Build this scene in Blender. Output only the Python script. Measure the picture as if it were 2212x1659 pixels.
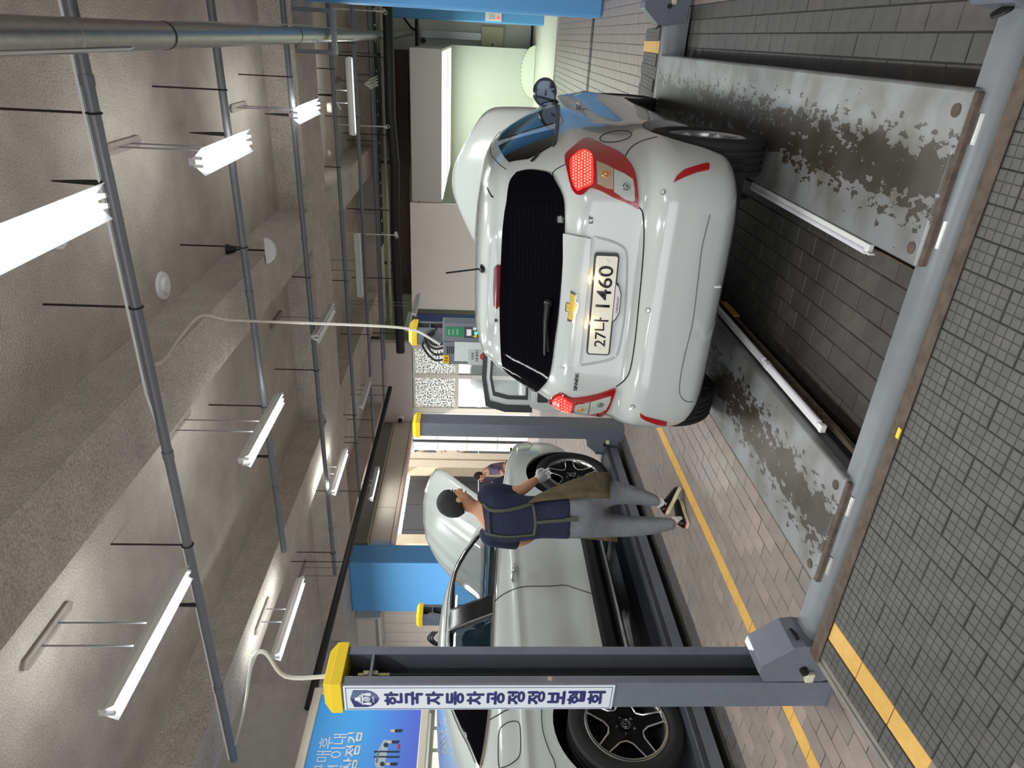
import bpy, bmesh, math, random
from mathutils import Vector, Matrix
from mathutils.bvhtree import BVHTree
from mathutils.geometry import delaunay_2d_cdt
random.seed(7)
S = bpy.context.scene
for o in list(bpy.data.objects): bpy.data.objects.remove(o)
COL = S.collection
PI = math.pi
# ------------------------------------------------------------------ camera (phone held upright, picture stored on its side)
HC = 1.7
ROT = Matrix(((0.88842421, 0.4583625, 0.02462201), (0.05007457, -0.04345826, -0.99779954), (-0.45628386, 0.8877022, -0.06156167)))
FPX = 1459.456
cd = bpy.data.cameras.new('camera'); cam = bpy.data.objects.new('camera', cd); COL.objects.link(cam)
M4 = Matrix.Identity(4)
for i in range(3):
    M4[i][0] = ROT[1][i]; M4[i][1] = ROT[0][i]; M4[i][2] = -ROT[2][i]
M4[2][3] = HC
cam.matrix_world = M4
cd.sensor_fit = 'HORIZONTAL'; cd.sensor_width = 36.0; cd.lens = FPX / 2212 * 36.0
cd.clip_start = 0.05; cd.clip_end = 200
S.camera = cam
# ------------------------------------------------------------------ world, exposure, lamps outside the frame
W = bpy.data.worlds.new('world'); S.world = W; W.use_nodes = True
bg = W.node_tree.nodes['Background']; bg.inputs[0].default_value = (0.92, 0.96, 1.0, 1); bg.inputs[1].default_value = 2.8
S.view_settings.view_transform = 'Standard'; S.view_settings.look = 'None'
S.view_settings.exposure = 0.0; S.view_settings.gamma = 1.0; S.view_settings.use_curve_mapping = False
def area(name, loc, sx, sy, power, col=(1, 1, 1), rot=(0, 0, 0)):
    l = bpy.data.lights.new(name, 'AREA'); l.shape = 'RECTANGLE'; l.size = sx; l.size_y = sy; l.energy = power; l.color = col
    o = bpy.data.objects.new(name, l); COL.objects.link(o); o.location = loc; o.rotation_euler = rot
    return o
sl = bpy.data.lights.new('sun', 'SUN'); sl.energy = 5.; sl.angle = math.radians(4); sl.color = (1, .96, .92)
so = bpy.data.objects.new('sun', sl); COL.objects.link(so); so.rotation_euler = Vector((-.5, -.4, .8)).to_track_quat('Z', 'Y').to_euler()
# ------------------------------------------------------------------ helpers
def ray(x, y):
    a = Vector(((1659 - y - 829.5) / FPX, (x - 1106.) / FPX, 1.0))
    return ROT.transposed() @ a
EYE = Vector((0, 0, HC))
def onX(x, y, v): d = ray(x, y); return EYE + d * (v / d.x)
def onY(x, y, v): d = ray(x, y); return EYE + d * (v / d.y)
def onZ(x, y, v): d = ray(x, y); return EYE + d * ((v - HC) / d.z)
def lin(c):
    return tuple(((v / 255.) / 12.92 if v <= 10 else (((v / 255.) + .055) / 1.055) ** 2.4) for v in c)
MATS = {}
def mat(name, rgb, rough=.5, metal=0., noise=0., scale=8., bump=0., bscale=60., emit=None, estr=0., coat=0., rgb2=None, spec=.5, alpha=None, trans=0.):
    if name in MATS: return MATS[name]
    m = bpy.data.materials.new(name); m.use_nodes = True; nt = m.node_tree; b = nt.nodes['Principled BSDF']
    c = lin(rgb) + (1,)
    b.inputs['Base Color'].default_value = c; b.inputs['Roughness'].default_value = rough; b.inputs['Metallic'].default_value = metal
    b.inputs['Specular IOR Level'].default_value = spec
    if coat: b.inputs['Coat Weight'].default_value = coat; b.inputs['Coat Roughness'].default_value = .04
    if trans: b.inputs['Transmission Weight'].default_value = trans
    if alpha is not None: b.inputs['Alpha'].default_value = alpha
    if emit: b.inputs['Emission Color'].default_value = lin(emit) + (1,); b.inputs['Emission Strength'].default_value = estr
    if noise or bump or rgb2:
        tc = nt.nodes.new('ShaderNodeTexCoord')
        n = nt.nodes.new('ShaderNodeTexNoise'); n.inputs['Scale'].default_value = scale; n.inputs['Detail'].default_value = 6
        nt.links.new(tc.outputs['Object'], n.inputs['Vector'])
        r = nt.nodes.new('ShaderNodeValToRGB'); r.color_ramp.elements[0].position = .3; r.color_ramp.elements[1].position = .7
        if rgb2: c2 = lin(rgb2) + (1,)
        else: c2 = tuple(v * (1 - noise) for v in c[:3]) + (1,)
        c1 = tuple(min(1, v * (1 + noise * .5)) for v in c[:3]) + (1,) if not rgb2 else c
        r.color_ramp.elements[0].color = c2; r.color_ramp.elements[1].color = c1
        nt.links.new(n.outputs['Fac'], r.inputs['Fac']); nt.links.new(r.outputs['Color'], b.inputs['Base Color'])
        if bump:
            n2 = nt.nodes.new('ShaderNodeTexNoise'); n2.inputs['Scale'].default_value = bscale; n2.inputs['Detail'].default_value = 4
            nt.links.new(tc.outputs['Object'], n2.inputs['Vector'])
            bp = nt.nodes.new('ShaderNodeBump'); bp.inputs['Strength'].default_value = bump; bp.inputs['Distance'].default_value = .02
            nt.links.new(n2.outputs['Fac'], bp.inputs['Height']); nt.links.new(bp.outputs['Normal'], b.inputs['Normal'])
    MATS[name] = m
    return m
def org(o):
    p = Vector((0, 0, 0))
    while o is not None: p = p + o.location; o = o.parent
    return p
class MB:
    def __init__(s): s.v = []; s.f = []
    def add(s, vs, fs):
        k = len(s.v); s.v += [Vector(p) for p in vs]; s.f += [tuple(i + k for i in f) for f in fs]; return s
    def box(s, x0, x1, y0, y1, z0, z1):
        x0, x1 = min(x0, x1), max(x0, x1); y0, y1 = min(y0, y1), max(y0, y1); z0, z1 = min(z0, z1), max(z0, z1)
        return s.add([(x0, y0, z0), (x1, y0, z0), (x1, y1, z0), (x0, y1, z0), (x0, y0, z1), (x1, y0, z1), (x1, y1, z1), (x0, y1, z1)],
                     [(0, 3, 2, 1), (4, 5, 6, 7), (0, 1, 5, 4), (1, 2, 6, 5), (2, 3, 7, 6), (3, 0, 4, 7)])
    def obox(s, c, hx, hy, hz, R):
        c = Vector(c); vs = []
        for z in (-1, 1):
            for a, b in ((-1, -1), (1, -1), (1, 1), (-1, 1)): vs.append(c + R @ Vector((a * hx, b * hy, z * hz)))
        return s.add(vs, [(0, 3, 2, 1), (4, 5, 6, 7), (0, 1, 5, 4), (1, 2, 6, 5), (2, 3, 7, 6), (3, 0, 4, 7)])
    def tube(s, pts, r, n=8, cap=True):
        pts = [Vector(p) for p in pts]; rs = r if isinstance(r, (list, tuple)) else [r] * len(pts)
        k = len(s.v); up = None
        for i, p in enumerate(pts):
            t = (pts[min(i + 1, len(pts) - 1)] - pts[max(i - 1, 0)])
            if t.length < 1e-9: t = Vector((0, 0, 1))
            t.normalize()
            if up is None: up = Vector((0, 0, 1)) if abs(t.z) < .9 else Vector((1, 0, 0))
            a = t.cross(up)
            if a.length < 1e-4: up = Vector((1, 0, 0)) if abs(t.x) < .9 else Vector((0, 1, 0)); a = t.cross(up)
            a.normalize(); b = a.cross(t).normalized(); up = b
            for j in range(n):
                w = 2 * PI * j / n; s.v.append(p + (a * math.cos(w) + b * math.sin(w)) * rs[i])
        for i in range(len(pts) - 1):
            for j in range(n):
                a0 = k + i * n + j; a1 = k + i * n + (j + 1) % n; s.f.append((a0, a0 + n, a1 + n, a1))
        if cap:
            s.f.append(tuple(k + j for j in range(n))); s.f.append(tuple(k + (len(pts) - 1) * n + n - 1 - j for j in range(n)))
        return s
    def cyl(s, p0, p1, r, n=16, r2=None): return s.tube([p0, p1], [r, r if r2 is None else r2], n)
    def prism(s, poly, fn, a, b):
        n = len(poly); ar = sum(poly[i][0] * poly[(i + 1) % n][1] - poly[(i + 1) % n][0] * poly[i][1] for i in range(n))
        k = len(s.v)
        for t in (a, b): s.v += [Vector(fn(p[0], p[1], t)) for p in poly]
        s.f.append(tuple(k + i for i in range(n))); s.f.append(tuple(k + n + i for i in reversed(range(n))))
        for i in range(n): j = (i + 1) % n; s.f.append((k + j, k + i, k + n + i, k + n + j))
        return s
    def grid(s, rows, closed=False):
        k = len(s.v); nr = len(rows); nc = len(rows[0])
        for r in rows: s.v += [Vector(p) for p in r]
        for i in range(nr - 1):
            for j in range(nc if closed else nc - 1):
                a = k + i * nc + j; b = k + i * nc + (j + 1) % nc; s.f.append((a, b, b + nc, a + nc))
        return s
    def ball(s, c, rx, ry, rz, nu=16, nv=10, R=None):
        c = Vector(c); rows = []
        for i in range(nv + 1):
            t = PI * i / nv; row = []
            for j in range(nu):
                p = 2 * PI * j / nu; q = Vector((rx * math.sin(t) * math.cos(p), ry * math.sin(t) * math.sin(p), rz * math.cos(t)))
                row.append(c + (R @ q if R else q))
            rows.append(row)
        return s.grid(rows, True)
    def disc(s, c, ax, r, h, n=20):
        c = Vector(c); ax = Vector(ax).normalized(); return s.cyl(c, c + ax * h, r, n)
    def ring(s, c, ax, R, r, n=24, m=6):
        c = Vector(c); ax = Vector(ax).normalized(); u = ax.orthogonal().normalized(); w = ax.cross(u); rows = []
        for i in range(n + 1):
            t = 2 * PI * i / n; d = u * math.cos(t) + w * math.sin(t); rows.append([c + d * (R + r * math.cos(2 * PI * j / m)) + ax * (r * math.sin(2 * PI * j / m)) for j in range(m)])
        return s.grid(rows, True)
    def build(s, name, m, parent=None, smooth=False, bevel=0., local=False, seg=2, recalc=True, weld=True):
        off = org(parent) if (parent is not None and not local) else Vector((0, 0, 0))
        me = bpy.data.meshes.new(name); me.from_pydata([tuple(p - off) for p in s.v], [], s.f)
        bm = bmesh.new(); bm.from_mesh(me)
        if weld: bmesh.ops.remove_doubles(bm, verts=bm.verts, dist=1e-5)
        if recalc: bmesh.ops.recalc_face_normals(bm, faces=bm.faces)
        bm.to_mesh(me); bm.free()
        if m: me.materials.append(m)
        if smooth:
            me.polygons.foreach_set('use_smooth', [True] * len(me.polygons))
            if smooth != 'all':
                try: me.set_sharp_from_angle(angle=math.radians(40))
                except Exception: pass
        o = bpy.data.objects.new(name, me); COL.objects.link(o)
        if parent is not None: o.parent = parent
        if bevel:
            b = o.modifiers.new('b', 'BEVEL'); b.width = bevel; b.segments = seg; b.limit_method = 'ANGLE'; b.angle_limit = math.radians(35); b.harden_normals = False
        return o
def thing(name, label, cat, loc=(0, 0, 0), rz=0., group=None):
    o = bpy.data.objects.new(name, None); COL.objects.link(o); o.location = loc; o.rotation_euler = (0, 0, rz); o.empty_display_size = .1
    o['label'] = label; o['category'] = cat
    if group: o['group'] = group
    return o
def tag(o, label, cat, group=None):
    o['label'] = label; o['category'] = cat
    if group: o['group'] = group
    return o
def struct(o): o['kind'] = 'structure'; return o
def copy_tree(o, parent=None):
    c = o.copy(); COL.objects.link(c)
    if parent is not None: c.parent = parent
    for ch in [x for x in bpy.data.objects if x.parent == o]: copy_tree(ch, c)
    return c
def sol(o, t, off=-1):
    m = o.modifiers.new('s', 'SOLIDIFY'); m.thickness = t; m.offset = off; return o
def text(body, m, parent, origin, xd, yd, w=None, h=None, ex=.001, bold=0., name='lettering', label=None, align='C', fat=0.):
    """flat lettering: fitted to width w and/or height h, centred on origin, lying along xd / yd"""
    c = bpy.data.curves.new(name, 'FONT'); c.body = body; c.extrude = 0.0; c.offset = bold; c.space_line = .9; c.align_x = 'CENTER'; c.resolution_u = 3
    o = bpy.data.objects.new(name, c); COL.objects.link(o)
    dg = bpy.context.evaluated_depsgraph_get(); me = bpy.data.meshes.new_from_object(o.evaluated_get(dg))
    bpy.data.objects.remove(o)
    xs = [v.co.x for v in me.vertices]; ys = [v.co.y for v in me.vertices]
    x0, x1, y0, y1 = min(xs), max(xs), min(ys), max(ys)
    sx = w / (x1 - x0) if w else h / (y1 - y0); sy = h / (y1 - y0) if h else sx
    xd = Vector(xd).normalized(); yd = Vector(yd).normalized(); nd = xd.cross(yd).normalized(); og = Vector(origin) - (org(parent) if parent else Vector((0, 0, 0)))
    for v in me.vertices:
        a = (v.co.x - (x0 + x1) / 2) * sx; b = (v.co.y - (y0 + y1) / 2) * sy
        v.co = og + xd * a + yd * b
    bm = bmesh.new(); bm.from_mesh(me)
    if fat:
        base = list(bm.faces)
        for dx, dy in ((-fat, 0), (fat, 0), (0, -fat), (0, fat)):
            r = bmesh.ops.duplicate(bm, geom=base); bmesh.ops.translate(bm, vec=xd * dx + yd * dy + nd * 2e-5 * (dx + 2 * dy) / fat, verts=[e for e in r['geom'] if isinstance(e, bmesh.types.BMVert)])
    if ex:
        r = bmesh.ops.extrude_face_region(bm, geom=list(bm.faces)); bmesh.ops.translate(bm, vec=nd * ex, verts=[e for e in r['geom'] if isinstance(e, bmesh.types.BMVert)])
        bmesh.ops.recalc_face_normals(bm, faces=bm.faces)
    bm.to_mesh(me); bm.free(); me.materials.clear(); me.materials.append(m)
    o = bpy.data.objects.new(name, me); COL.objects.link(o)
    if parent: o.parent = parent
    if label: o['label'] = label
    return o
def smoothpts(pts, n=4):
    """Catmull-Rom through points"""
    P = [Vector(p) for p in pts]; out = []
    for i in range(len(P) - 1):
        a = P[max(i - 1, 0)]; b = P[i]; c = P[i + 1]; d = P[min(i + 2, len(P) - 1)]
        for k in range(n):
            t = k / n; out.append(.5 * ((2 * b) + (c - a) * t + (2 * a - 5 * b + 4 * c - d) * t * t + (3 * b - a - 3 * c + d) * t ** 3))
    out.append(P[-1]); return out
def interp(tab, z):
    """monotone-ish cubic through rows (z, a, b, ...)"""
    n = len(tab)
    if z <= tab[0][0]: return tab[0][1:]
    if z >= tab[-1][0]: return tab[-1][1:]
    i = max(k for k in range(n) if tab[k][0] <= z); i = min(i, n - 2)
    h = tab[i + 1][0] - tab[i][0]; t = (z - tab[i][0]) / h; out = []
    def slope(k, c):
        if k == 0: return (tab[1][c] - tab[0][c]) / (tab[1][0] - tab[0][0])
        if k == n - 1: return (tab[-1][c] - tab[-2][c]) / (tab[-1][0] - tab[-2][0])
        a = (tab[k][c] - tab[k - 1][c]) / (tab[k][0] - tab[k - 1][0]); b = (tab[k + 1][c] - tab[k][c]) / (tab[k + 1][0] - tab[k][0])
        return 0 if a * b <= 0 else 2 * a * b / (a + b)
    for c in range(1, len(tab[0])):
        m0 = slope(i, c); m1 = slope(i + 1, c)
        out.append((2 * t ** 3 - 3 * t * t + 1) * tab[i][c] + (t ** 3 - 2 * t * t + t) * h * m0 + (-2 * t ** 3 + 3 * t * t) * tab[i + 1][c] + (t ** 3 - t * t) * h * m1)
    return out
def inpoly(p, poly):
    c = False; j = len(poly) - 1
    for i in range(len(poly)):
        a, b = poly[i], poly[j]
        if (a[1] > p[1]) != (b[1] > p[1]) and p[0] < (b[0] - a[0]) * (p[1] - a[1]) / (b[1] - a[1]) + a[0]: c = not c
        j = i
    return c
class Hull:
    """closed body shell made of rounded plan contours; surface pieces are laid on it"""
    def __init__(s, tab, nlev, nth, cx, cy, cz, mod=None, yaw=0.):
        s.c = Vector((cx, cy, cz)); s.rows = []
        z0, z1 = tab[0][0], tab[-1][0]
        zs = []
        for i in range(nlev + 1):
            t = i / nlev; zs.append(z0 + (z1 - z0) * (t if t < .0 else 1 - (1 - t) ** 1.25))
        for z in zs:
            w, yr, yf, n = interp(tab, z); den = []
            for k in range(400):
                a = 2 * PI * k / 400 - PI / 2; ca, sa = math.cos(a), math.sin(a)
                den.append((w * math.copysign(abs(ca) ** (2 / n), ca), (yr + yf) / 2 + (yf - yr) / 2 * math.copysign(abs(sa) ** (2 / n), sa)))
            den.append(den[0]); L = [0]
            for k in range(400): L.append(L[-1] + math.hypot(den[k + 1][0] - den[k][0], den[k + 1][1] - den[k][1]))
            row = []; k = 0
            for j in range(nth):
                t = L[-1] * j / nth
                while L[k + 1] < t: k += 1
                f = (t - L[k]) / max(1e-9, L[k + 1] - L[k]); x = den[k][0] + (den[k + 1][0] - den[k][0]) * f; y = den[k][1] + (den[k + 1][1] - den[k][1]) * f
                p = Vector((x, y, z))
                if mod: p = mod(p)
                row.append(s.c + p)
            s.rows.append(row)
        s.mb = MB(); s.mb.grid(s.rows, True); n = nth
        s.mb.f.append(tuple(range(n))[::-1]); s.mb.f.append(tuple(len(s.rows) * n - n + j for j in range(n)))
        s.bvh = BVHTree.FromPolygons([tuple(v) for v in s.mb.v], s.mb.f)
    def hit(s, x, y):
        d = ray(x, y).normalized(); p, nrm, i, dist = s.bvh.ray_cast(EYE, d)
        if p is None:
            dd = max(1., (s.c + Vector((0, 1.5, .8)) - EYE).length); best = None
            for k in range(60):
                q = EYE + d * (dd * (.5 + k / 40)); r = s.bvh.find_nearest(q)
                if r[0] is not None and (best is None or r[3] < best[0]): best = (r[3], r[0], r[1])
            p, nrm = best[1], best[2]
        if nrm.dot(d) > 0: nrm = -nrm
        return p, nrm
    def seam(s, pts, r, name, m, parent, off=.0, n=6, closed=False, sm=True):
        P = [Vector((a, b, 0)) for a, b in pts]
        if closed: P.append(P[0].copy())
        if sm: P = smoothpts(P, 5)
        L = []
        for q in P:
            p, nn = s.hit(q.x, q.y); L.append(p + nn * off)
        return MB().tube(L, r, n).build(name, m, parent, smooth=True)
    def patch(s, poly, name, m, parent, off=.006, thick=.012, step=9., sm=0, bevel=0.):
        if sm:
            P = smoothpts([Vector((a, b, 0)) for a, b in poly] + [Vector((poly[0][0], poly[0][1], 0))], sm)[:-1]; poly = [(q.x, q.y) for q in P]
        else:
            Q = []
            for i in range(len(poly)):
                a, b = poly[i], poly[(i + 1) % len(poly)]; k = max(1, int(math.hypot(b[0] - a[0], b[1] - a[1]) / step))
                for t in range(k): Q.append((a[0] + (b[0] - a[0]) * t / k, a[1] + (b[1] - a[1]) * t / k))
            poly = Q
        vs = [Vector(p) for p in poly]; n = len(vs); ed = [(i, (i + 1) % n) for i in range(n)]
        xs = [p[0] for p in poly]; ys = [p[1] for p in poly]
        x = min(xs) + step / 2
        while x < max(xs):
            y = min(ys) + step / 2
            while y < max(ys):
                if inpoly((x, y), poly): vs.append(Vector((x, y)))
                y += step
            x += step
        ov, oe, of, _, _, _ = delaunay_2d_cdt(vs, ed, [], 1, 1e-4)
        top = []; bot = []
        for q in ov:
            p, nn = s.hit(q.x, q.y); top.append(p + nn * off); bot.append(p + nn * (off - thick))
        k = len(top); fs = [tuple(f) for f in of] + [tuple(i + k for i in reversed(f)) for f in of]
        cnt = {}
        for f in of:
            for i in range(len(f)):
                a, b = f[i], f[(i + 1) % len(f)]; cnt[(a, b)] = cnt.get((a, b), 0) + 1
        for (a, b) in cnt:
            if (b, a) not in cnt: fs.append((b, a, a + k, b + k))
        mb = MB(); mb.v = top + bot; mb.f = fs
        return mb.build(name, m, parent, smooth=True, bevel=bevel, weld=False)
def boolcut(o, cutters):
    for c in cutters:
        b = o.modifiers.new('c', 'BOOLEAN'); b.object = c; b.operation = 'DIFFERENCE'; b.solver = 'EXACT'
    dg = bpy.context.evaluated_depsgraph_get(); dg.update()
    me = bpy.data.meshes.new_from_object(o.evaluated_get(dg)); o.modifiers.clear(); old = o.data; o.data = me; me.name = o.name
    for c in cutters: bpy.data.objects.remove(c)
    return o
# ------------------------------------------------------------------ materials
ceil_m = mat('sprayed_plaster', (203, 193, 183), .95, noise=.16, scale=3., bump=1.0, bscale=55.)
ceil2_m = mat('beam_plaster', (208, 197, 187), .95, noise=.14, scale=4., bump=1.0, bscale=40.)
grout_m = mat('grout', (52, 48, 45), .9, noise=.3, scale=20)
tile_a = mat('beige_tile', (146, 134, 128), .42, noise=.12, scale=9, bump=.04, bscale=300)
tile_b = mat('beige_tile_warm', (158, 143, 134), .45, noise=.12, scale=9, bump=.04, bscale=300)
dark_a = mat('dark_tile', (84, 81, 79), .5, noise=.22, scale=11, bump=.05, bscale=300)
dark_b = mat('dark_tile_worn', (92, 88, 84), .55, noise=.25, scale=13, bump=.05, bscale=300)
yel_m = mat('yellow_tile', (226, 178, 96), .5, noise=.1, scale=25)
ramp_m = mat('ramp_mosaic', (92, 90, 87), .6, noise=.25, scale=12, bump=.06, bscale=250)
joint_m = mat('mosaic_joint', (68, 66, 64), .8, noise=.2, scale=20)
wall_m = mat('painted_wall', (205, 192, 186), .8, noise=.04, scale=5)
grey_wall = mat('grey_wall', (128, 126, 122), .85, noise=.06, scale=5)
white_tile = mat('white_wall_tile', (228, 226, 220), .35, noise=.03, scale=6)
cream_panel = mat('cream_panel', (236, 228, 218), .7, noise=.02, scale=3)
steel = mat('lift_paint', (110, 114, 124), .38, noise=.08, scale=18, coat=.2)
steel_dk = mat('lift_inside', (58, 60, 68), .5, noise=.2, scale=14)
steel_lt = mat('lift_paint_light', (118, 122, 127), .4, noise=.08, scale=14)
yellow_cap = mat('yellow_cap', (240, 205, 40), .4, noise=.05, scale=20)
galv = mat('galvanised', (176, 176, 172), .35, metal=.85, noise=.12, scale=22)
pipe_m = mat('grey_pipe', (122, 124, 130), .45, metal=.3, noise=.06, scale=20)
black_m = mat('black_rubber', (22, 22, 24), .6)
white_p = mat('white_plastic', (232, 232, 230), .4)
dark_metal = mat('dark_metal', (54, 52, 52), .5, metal=.6, noise=.3, scale=25)
rust_m = mat('rusty_iron', (96, 82, 72), .75, noise=.4, scale=24, bump=.3, bscale=120)
blue_m = mat('blue_paint', (92, 162, 222), .5, noise=.03, scale=3)
blue_dk = mat('blue_paint_shaded', (76, 128, 180), .5, noise=.03, scale=3)  # blue paint with shade mixed into the colour, for side faces
chrome = mat('chrome', (215, 217, 220), .1, metal=1.)
brass = mat('zinc_nut', (190, 184, 150), .35, metal=.8, noise=.2, scale=60)
concrete = mat('concrete', (138, 134, 128), .85, noise=.25, scale=7, bump=.2, bscale=50)
alu = mat('aluminium_frame', (222, 214, 198), .4, metal=.2)
def speckle(m, sc, lo):
    nt = m.node_tree; b = nt.nodes['Principled BSDF']; l = b.inputs['Base Color'].links[0]; src = l.from_socket; L = nt.links
    tc = nt.nodes.new('ShaderNodeTexCoord'); n = nt.nodes.new('ShaderNodeTexNoise'); n.inputs['Scale'].default_value = sc; n.inputs['Detail'].default_value = 3; L.new(tc.outputs['Object'], n.inputs['Vector'])
    r = nt.nodes.new('ShaderNodeValToRGB'); r.color_ramp.elements[0].position = .36; r.color_ramp.elements[0].color = (lo, lo, lo, 1); r.color_ramp.elements[1].position = .58; L.new(n.outputs['Fac'], r.inputs['Fac'])
    x = nt.nodes.new('ShaderNodeMix'); x.data_type = 'RGBA'; x.blend_type = 'MULTIPLY'; x.inputs[0].default_value = 1; L.new(src, x.inputs[6]); L.new(r.outputs[0], x.inputs[7]); L.new(x.outputs[2], b.inputs['Base Color'])
speckle(ceil_m, 80, .72); speckle(ceil2_m, 62, .70)
# worn paint on the runway plates: paint scraped off along the wheel tracks
def worn(name):
    m = bpy.data.materials.new(name); m.use_nodes = True; nt = m.node_tree; b = nt.nodes['Principled BSDF']; L = nt.links
    tc = nt.nodes.new('ShaderNodeTexCoord'); mp = nt.nodes.new('ShaderNodeMapping'); mp.inputs['Scale'].default_value = (1.0, .5, 1)
    L.new(tc.outputs['Object'], mp.inputs['Vector'])
    n = nt.nodes.new('ShaderNodeTexNoise'); n.inputs['Scale'].default_value = 34; n.inputs['Detail'].default_value = 6; n.inputs['Roughness'].default_value = .55
    L.new(mp.outputs[0], n.inputs['Vector'])
    sx = nt.nodes.new('ShaderNodeSeparateXYZ'); L.new(tc.outputs['Object'], sx.inputs[0])
    # track band: 1 at the middle of the plate, 0 towards the edges
    a = nt.nodes.new('ShaderNodeMath'); a.operation = 'ABSOLUTE'; L.new(sx.outputs[0], a.inputs[0])
    r = nt.nodes.new('ShaderNodeMapRange'); r.inputs[1].default_value = .03; r.inputs[2].default_value = .22; r.inputs[3].default_value = .21; r.inputs[4].default_value = -.13
    L.new(a.outputs[0], r.inputs[0])
    s = nt.nodes.new('ShaderNodeMath'); s.operation = 'ADD'; L.new(n.outputs['Fac'], s.inputs[0]); L.new(r.outputs[0], s.inputs[1])
    cr = nt.nodes.new('ShaderNodeValToRGB'); e = cr.color_ramp.elements
    e[0].position = .555; e[0].color = lin((140, 142, 145)) + (1,); e[1].position = .575; e[1].color = lin((78, 72, 67)) + (1,)
    k = e.new(.565); k.color = lin((170, 172, 172)) + (1,)
    L.new(s.outputs[0], cr.inputs['Fac'])
    n2 = nt.nodes.new('ShaderNodeTexNoise'); n2.inputs['Scale'].default_value = 5; n2.inputs['Detail'].default_value = 8; L.new(tc.outputs['Object'], n2.inputs['Vector'])
    c2 = nt.nodes.new('ShaderNodeValToRGB'); c2.color_ramp.elements[0].position = .35; c2.color_ramp.elements[0].color = (.62, .58, .5, 1); c2.color_ramp.elements[1].position = .6; c2.color_ramp.elements[1].color = (1, 1, 1, 1)
    L.new(n2.outputs['Fac'], c2.inputs['Fac'])
    mx = nt.nodes.new('ShaderNodeMix'); mx.data_type = 'RGBA'; mx.blend_type = 'MULTIPLY'; mx.inputs[0].default_value = 1.
    L.new(cr.outputs[0], mx.inputs[6]); L.new(c2.outputs[0], mx.inputs[7]); L.new(mx.outputs[2], b.inputs['Base Color'])
    bp = nt.nodes.new('ShaderNodeBump'); bp.inputs['Strength'].default_value = .25; bp.inputs['Distance'].default_value = .004; bp.invert = True
    L.new(cr.outputs[0], bp.inputs['Height']); L.new(bp.outputs[0], b.inputs['Normal'])
    b.inputs['Roughness'].default_value = .42; b.inputs['Metallic'].default_value = .25
    return m
worn_m = worn('worn_grey_paint')
# ------------------------------------------------------------------ room shell
def slab(name, m, *boxes, parent=None, **k):
    mb = MB()
    for b in boxes: mb.box(*b)
    o = mb.build(name, m, parent, **k)
    if parent is None: struct(o)
    return o
floor = slab('floor', grout_m, (-22, 3.2, -7, 30, -.3, -.004))
ZC, ZB = 4.55, 4.12
ceiling = slab('ceiling', ceil_m, (-14, 3.2, -7, 11.6, ZC, ZC + .3), (-10.0, 3.2, 11.6, 24, ZC, ZC + .3))
slab('trim_1', ceil2_m, (-2.99, -2.40, -7, 10.06, ZB, ZC), (-2.99, -2.40, 11.3, 16.78, ZB, ZC), (-2.99, -2.40, 18, 24, ZB, ZC))
slab('trim_2', ceil2_m, (-6.60, -5.96, -7, 10.06, ZB, ZC), (-6.60, -5.96, 11.3, 16.5, ZB, ZC))
slab('trim_3', ceil2_m, (-11.2, 3.2, 10.06, 11.3, ZB, ZC))
slab('trim_4', ceil2_m, (-7.3, 3.2, 16.78, 18, ZB, ZC))
slab('trim_5', ceil2_m, (-9.75, -9.2, 11.3, 16.5, ZB, ZC))
slab('wall_right', wall_m, (2.9, 3.2, -7, 24, 0, ZC))
# far tiled wall, grey return wall, back wall of the left bay
slab('wall_far', white_tile, (-7.35, 3.2, 23.5, 23.7, 0, ZC))
slab('wall_inner', grey_wall, (-7.55, -7.352, 16.72, 23.5, 0, ZC))
slab('wall_back', wall_m, (-9.42, -7.35, 16.5, 16.7, 3.26, ZC), (-10.7, -9.42, 16.5, 16.7, 3.3, ZC))
slab('wall_left', grey_wall, (-10.0, -9.78, 11.42, 16.5, 3.82, ZC))
wl = slab('wall_side', mat('pale_concrete', (196, 190, 182), .9, noise=.08, scale=8, bump=.5, bscale=50), (-8.05, -7.75, -7, 6.24, 3.62, ZC), (-8.05, -7.75, -7, 6.24, 0, .9), (-8.05, -7.75, 6.02, 6.24, .9, 3.62), (-8.05, -7.75, -7, 3.0, .9, 3.62))
slab('wall_bay', white_tile, (-13.6, -11.2, 11.4, 11.6, 0, ZC), (-13.9, -13.6, -7, 11.6, 0, ZC))
# wall tiles one can tell apart
def walltiles(par, m, xs, zs, y, t=.012, g=.006):
    me = None
    for i in range(len(xs) - 1):
        for j in range(len(zs) - 1):
            MB().box(xs[i] + g, xs[i + 1] - g, y - t, y, zs[j] + g, zs[j + 1] - g).build('wall_tile', m, par)
W2 = bpy.data.objects['wall_bay']; walltiles(W2, mat('pinkish_tile', (214, 200, 192), .5, noise=.03), [-13.3 + .3 * i for i in range(8)], [.3 * i for i in range(6, 15)], 11.4)
WB = slab('wall_corner', white_tile, (-9.42 - .94, -9.42, 16.53, 16.7, 0, 3.3), (-10.7, -10.42, 16.53, 16.7, 0, 3.3))
for zz in ((0, .88), (.88, 1.75), (1.75, 2.6), (2.6, 3.28)):
    for xx in ((-10.34, -9.44), (-10.69, -10.43)):
        MB().box(xx[0], xx[1], 16.505, 16.53, zz[0] + .008, zz[1] - .008).build('wall_tile', white_tile, WB)
MB().box(-10.40, -10.36, 16.50, 16.56, 0, 3.3).box(-10.365, -10.35, 16.49, 16.52, 0, 3.3).build('door_rail', dark_metal, WB)
WF = bpy.data.objects['wall_far']
walltiles(WF, white_tile, [-.35 + .15 * i for i in range(7)], [.12 + .3 * i for i in range(13)], 23.5)
slab('baseboard_far', mat('dark_plinth', (70, 66, 60), .7), (-.35, 1.2, 23.46, 23.5, 0, .1))
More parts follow.
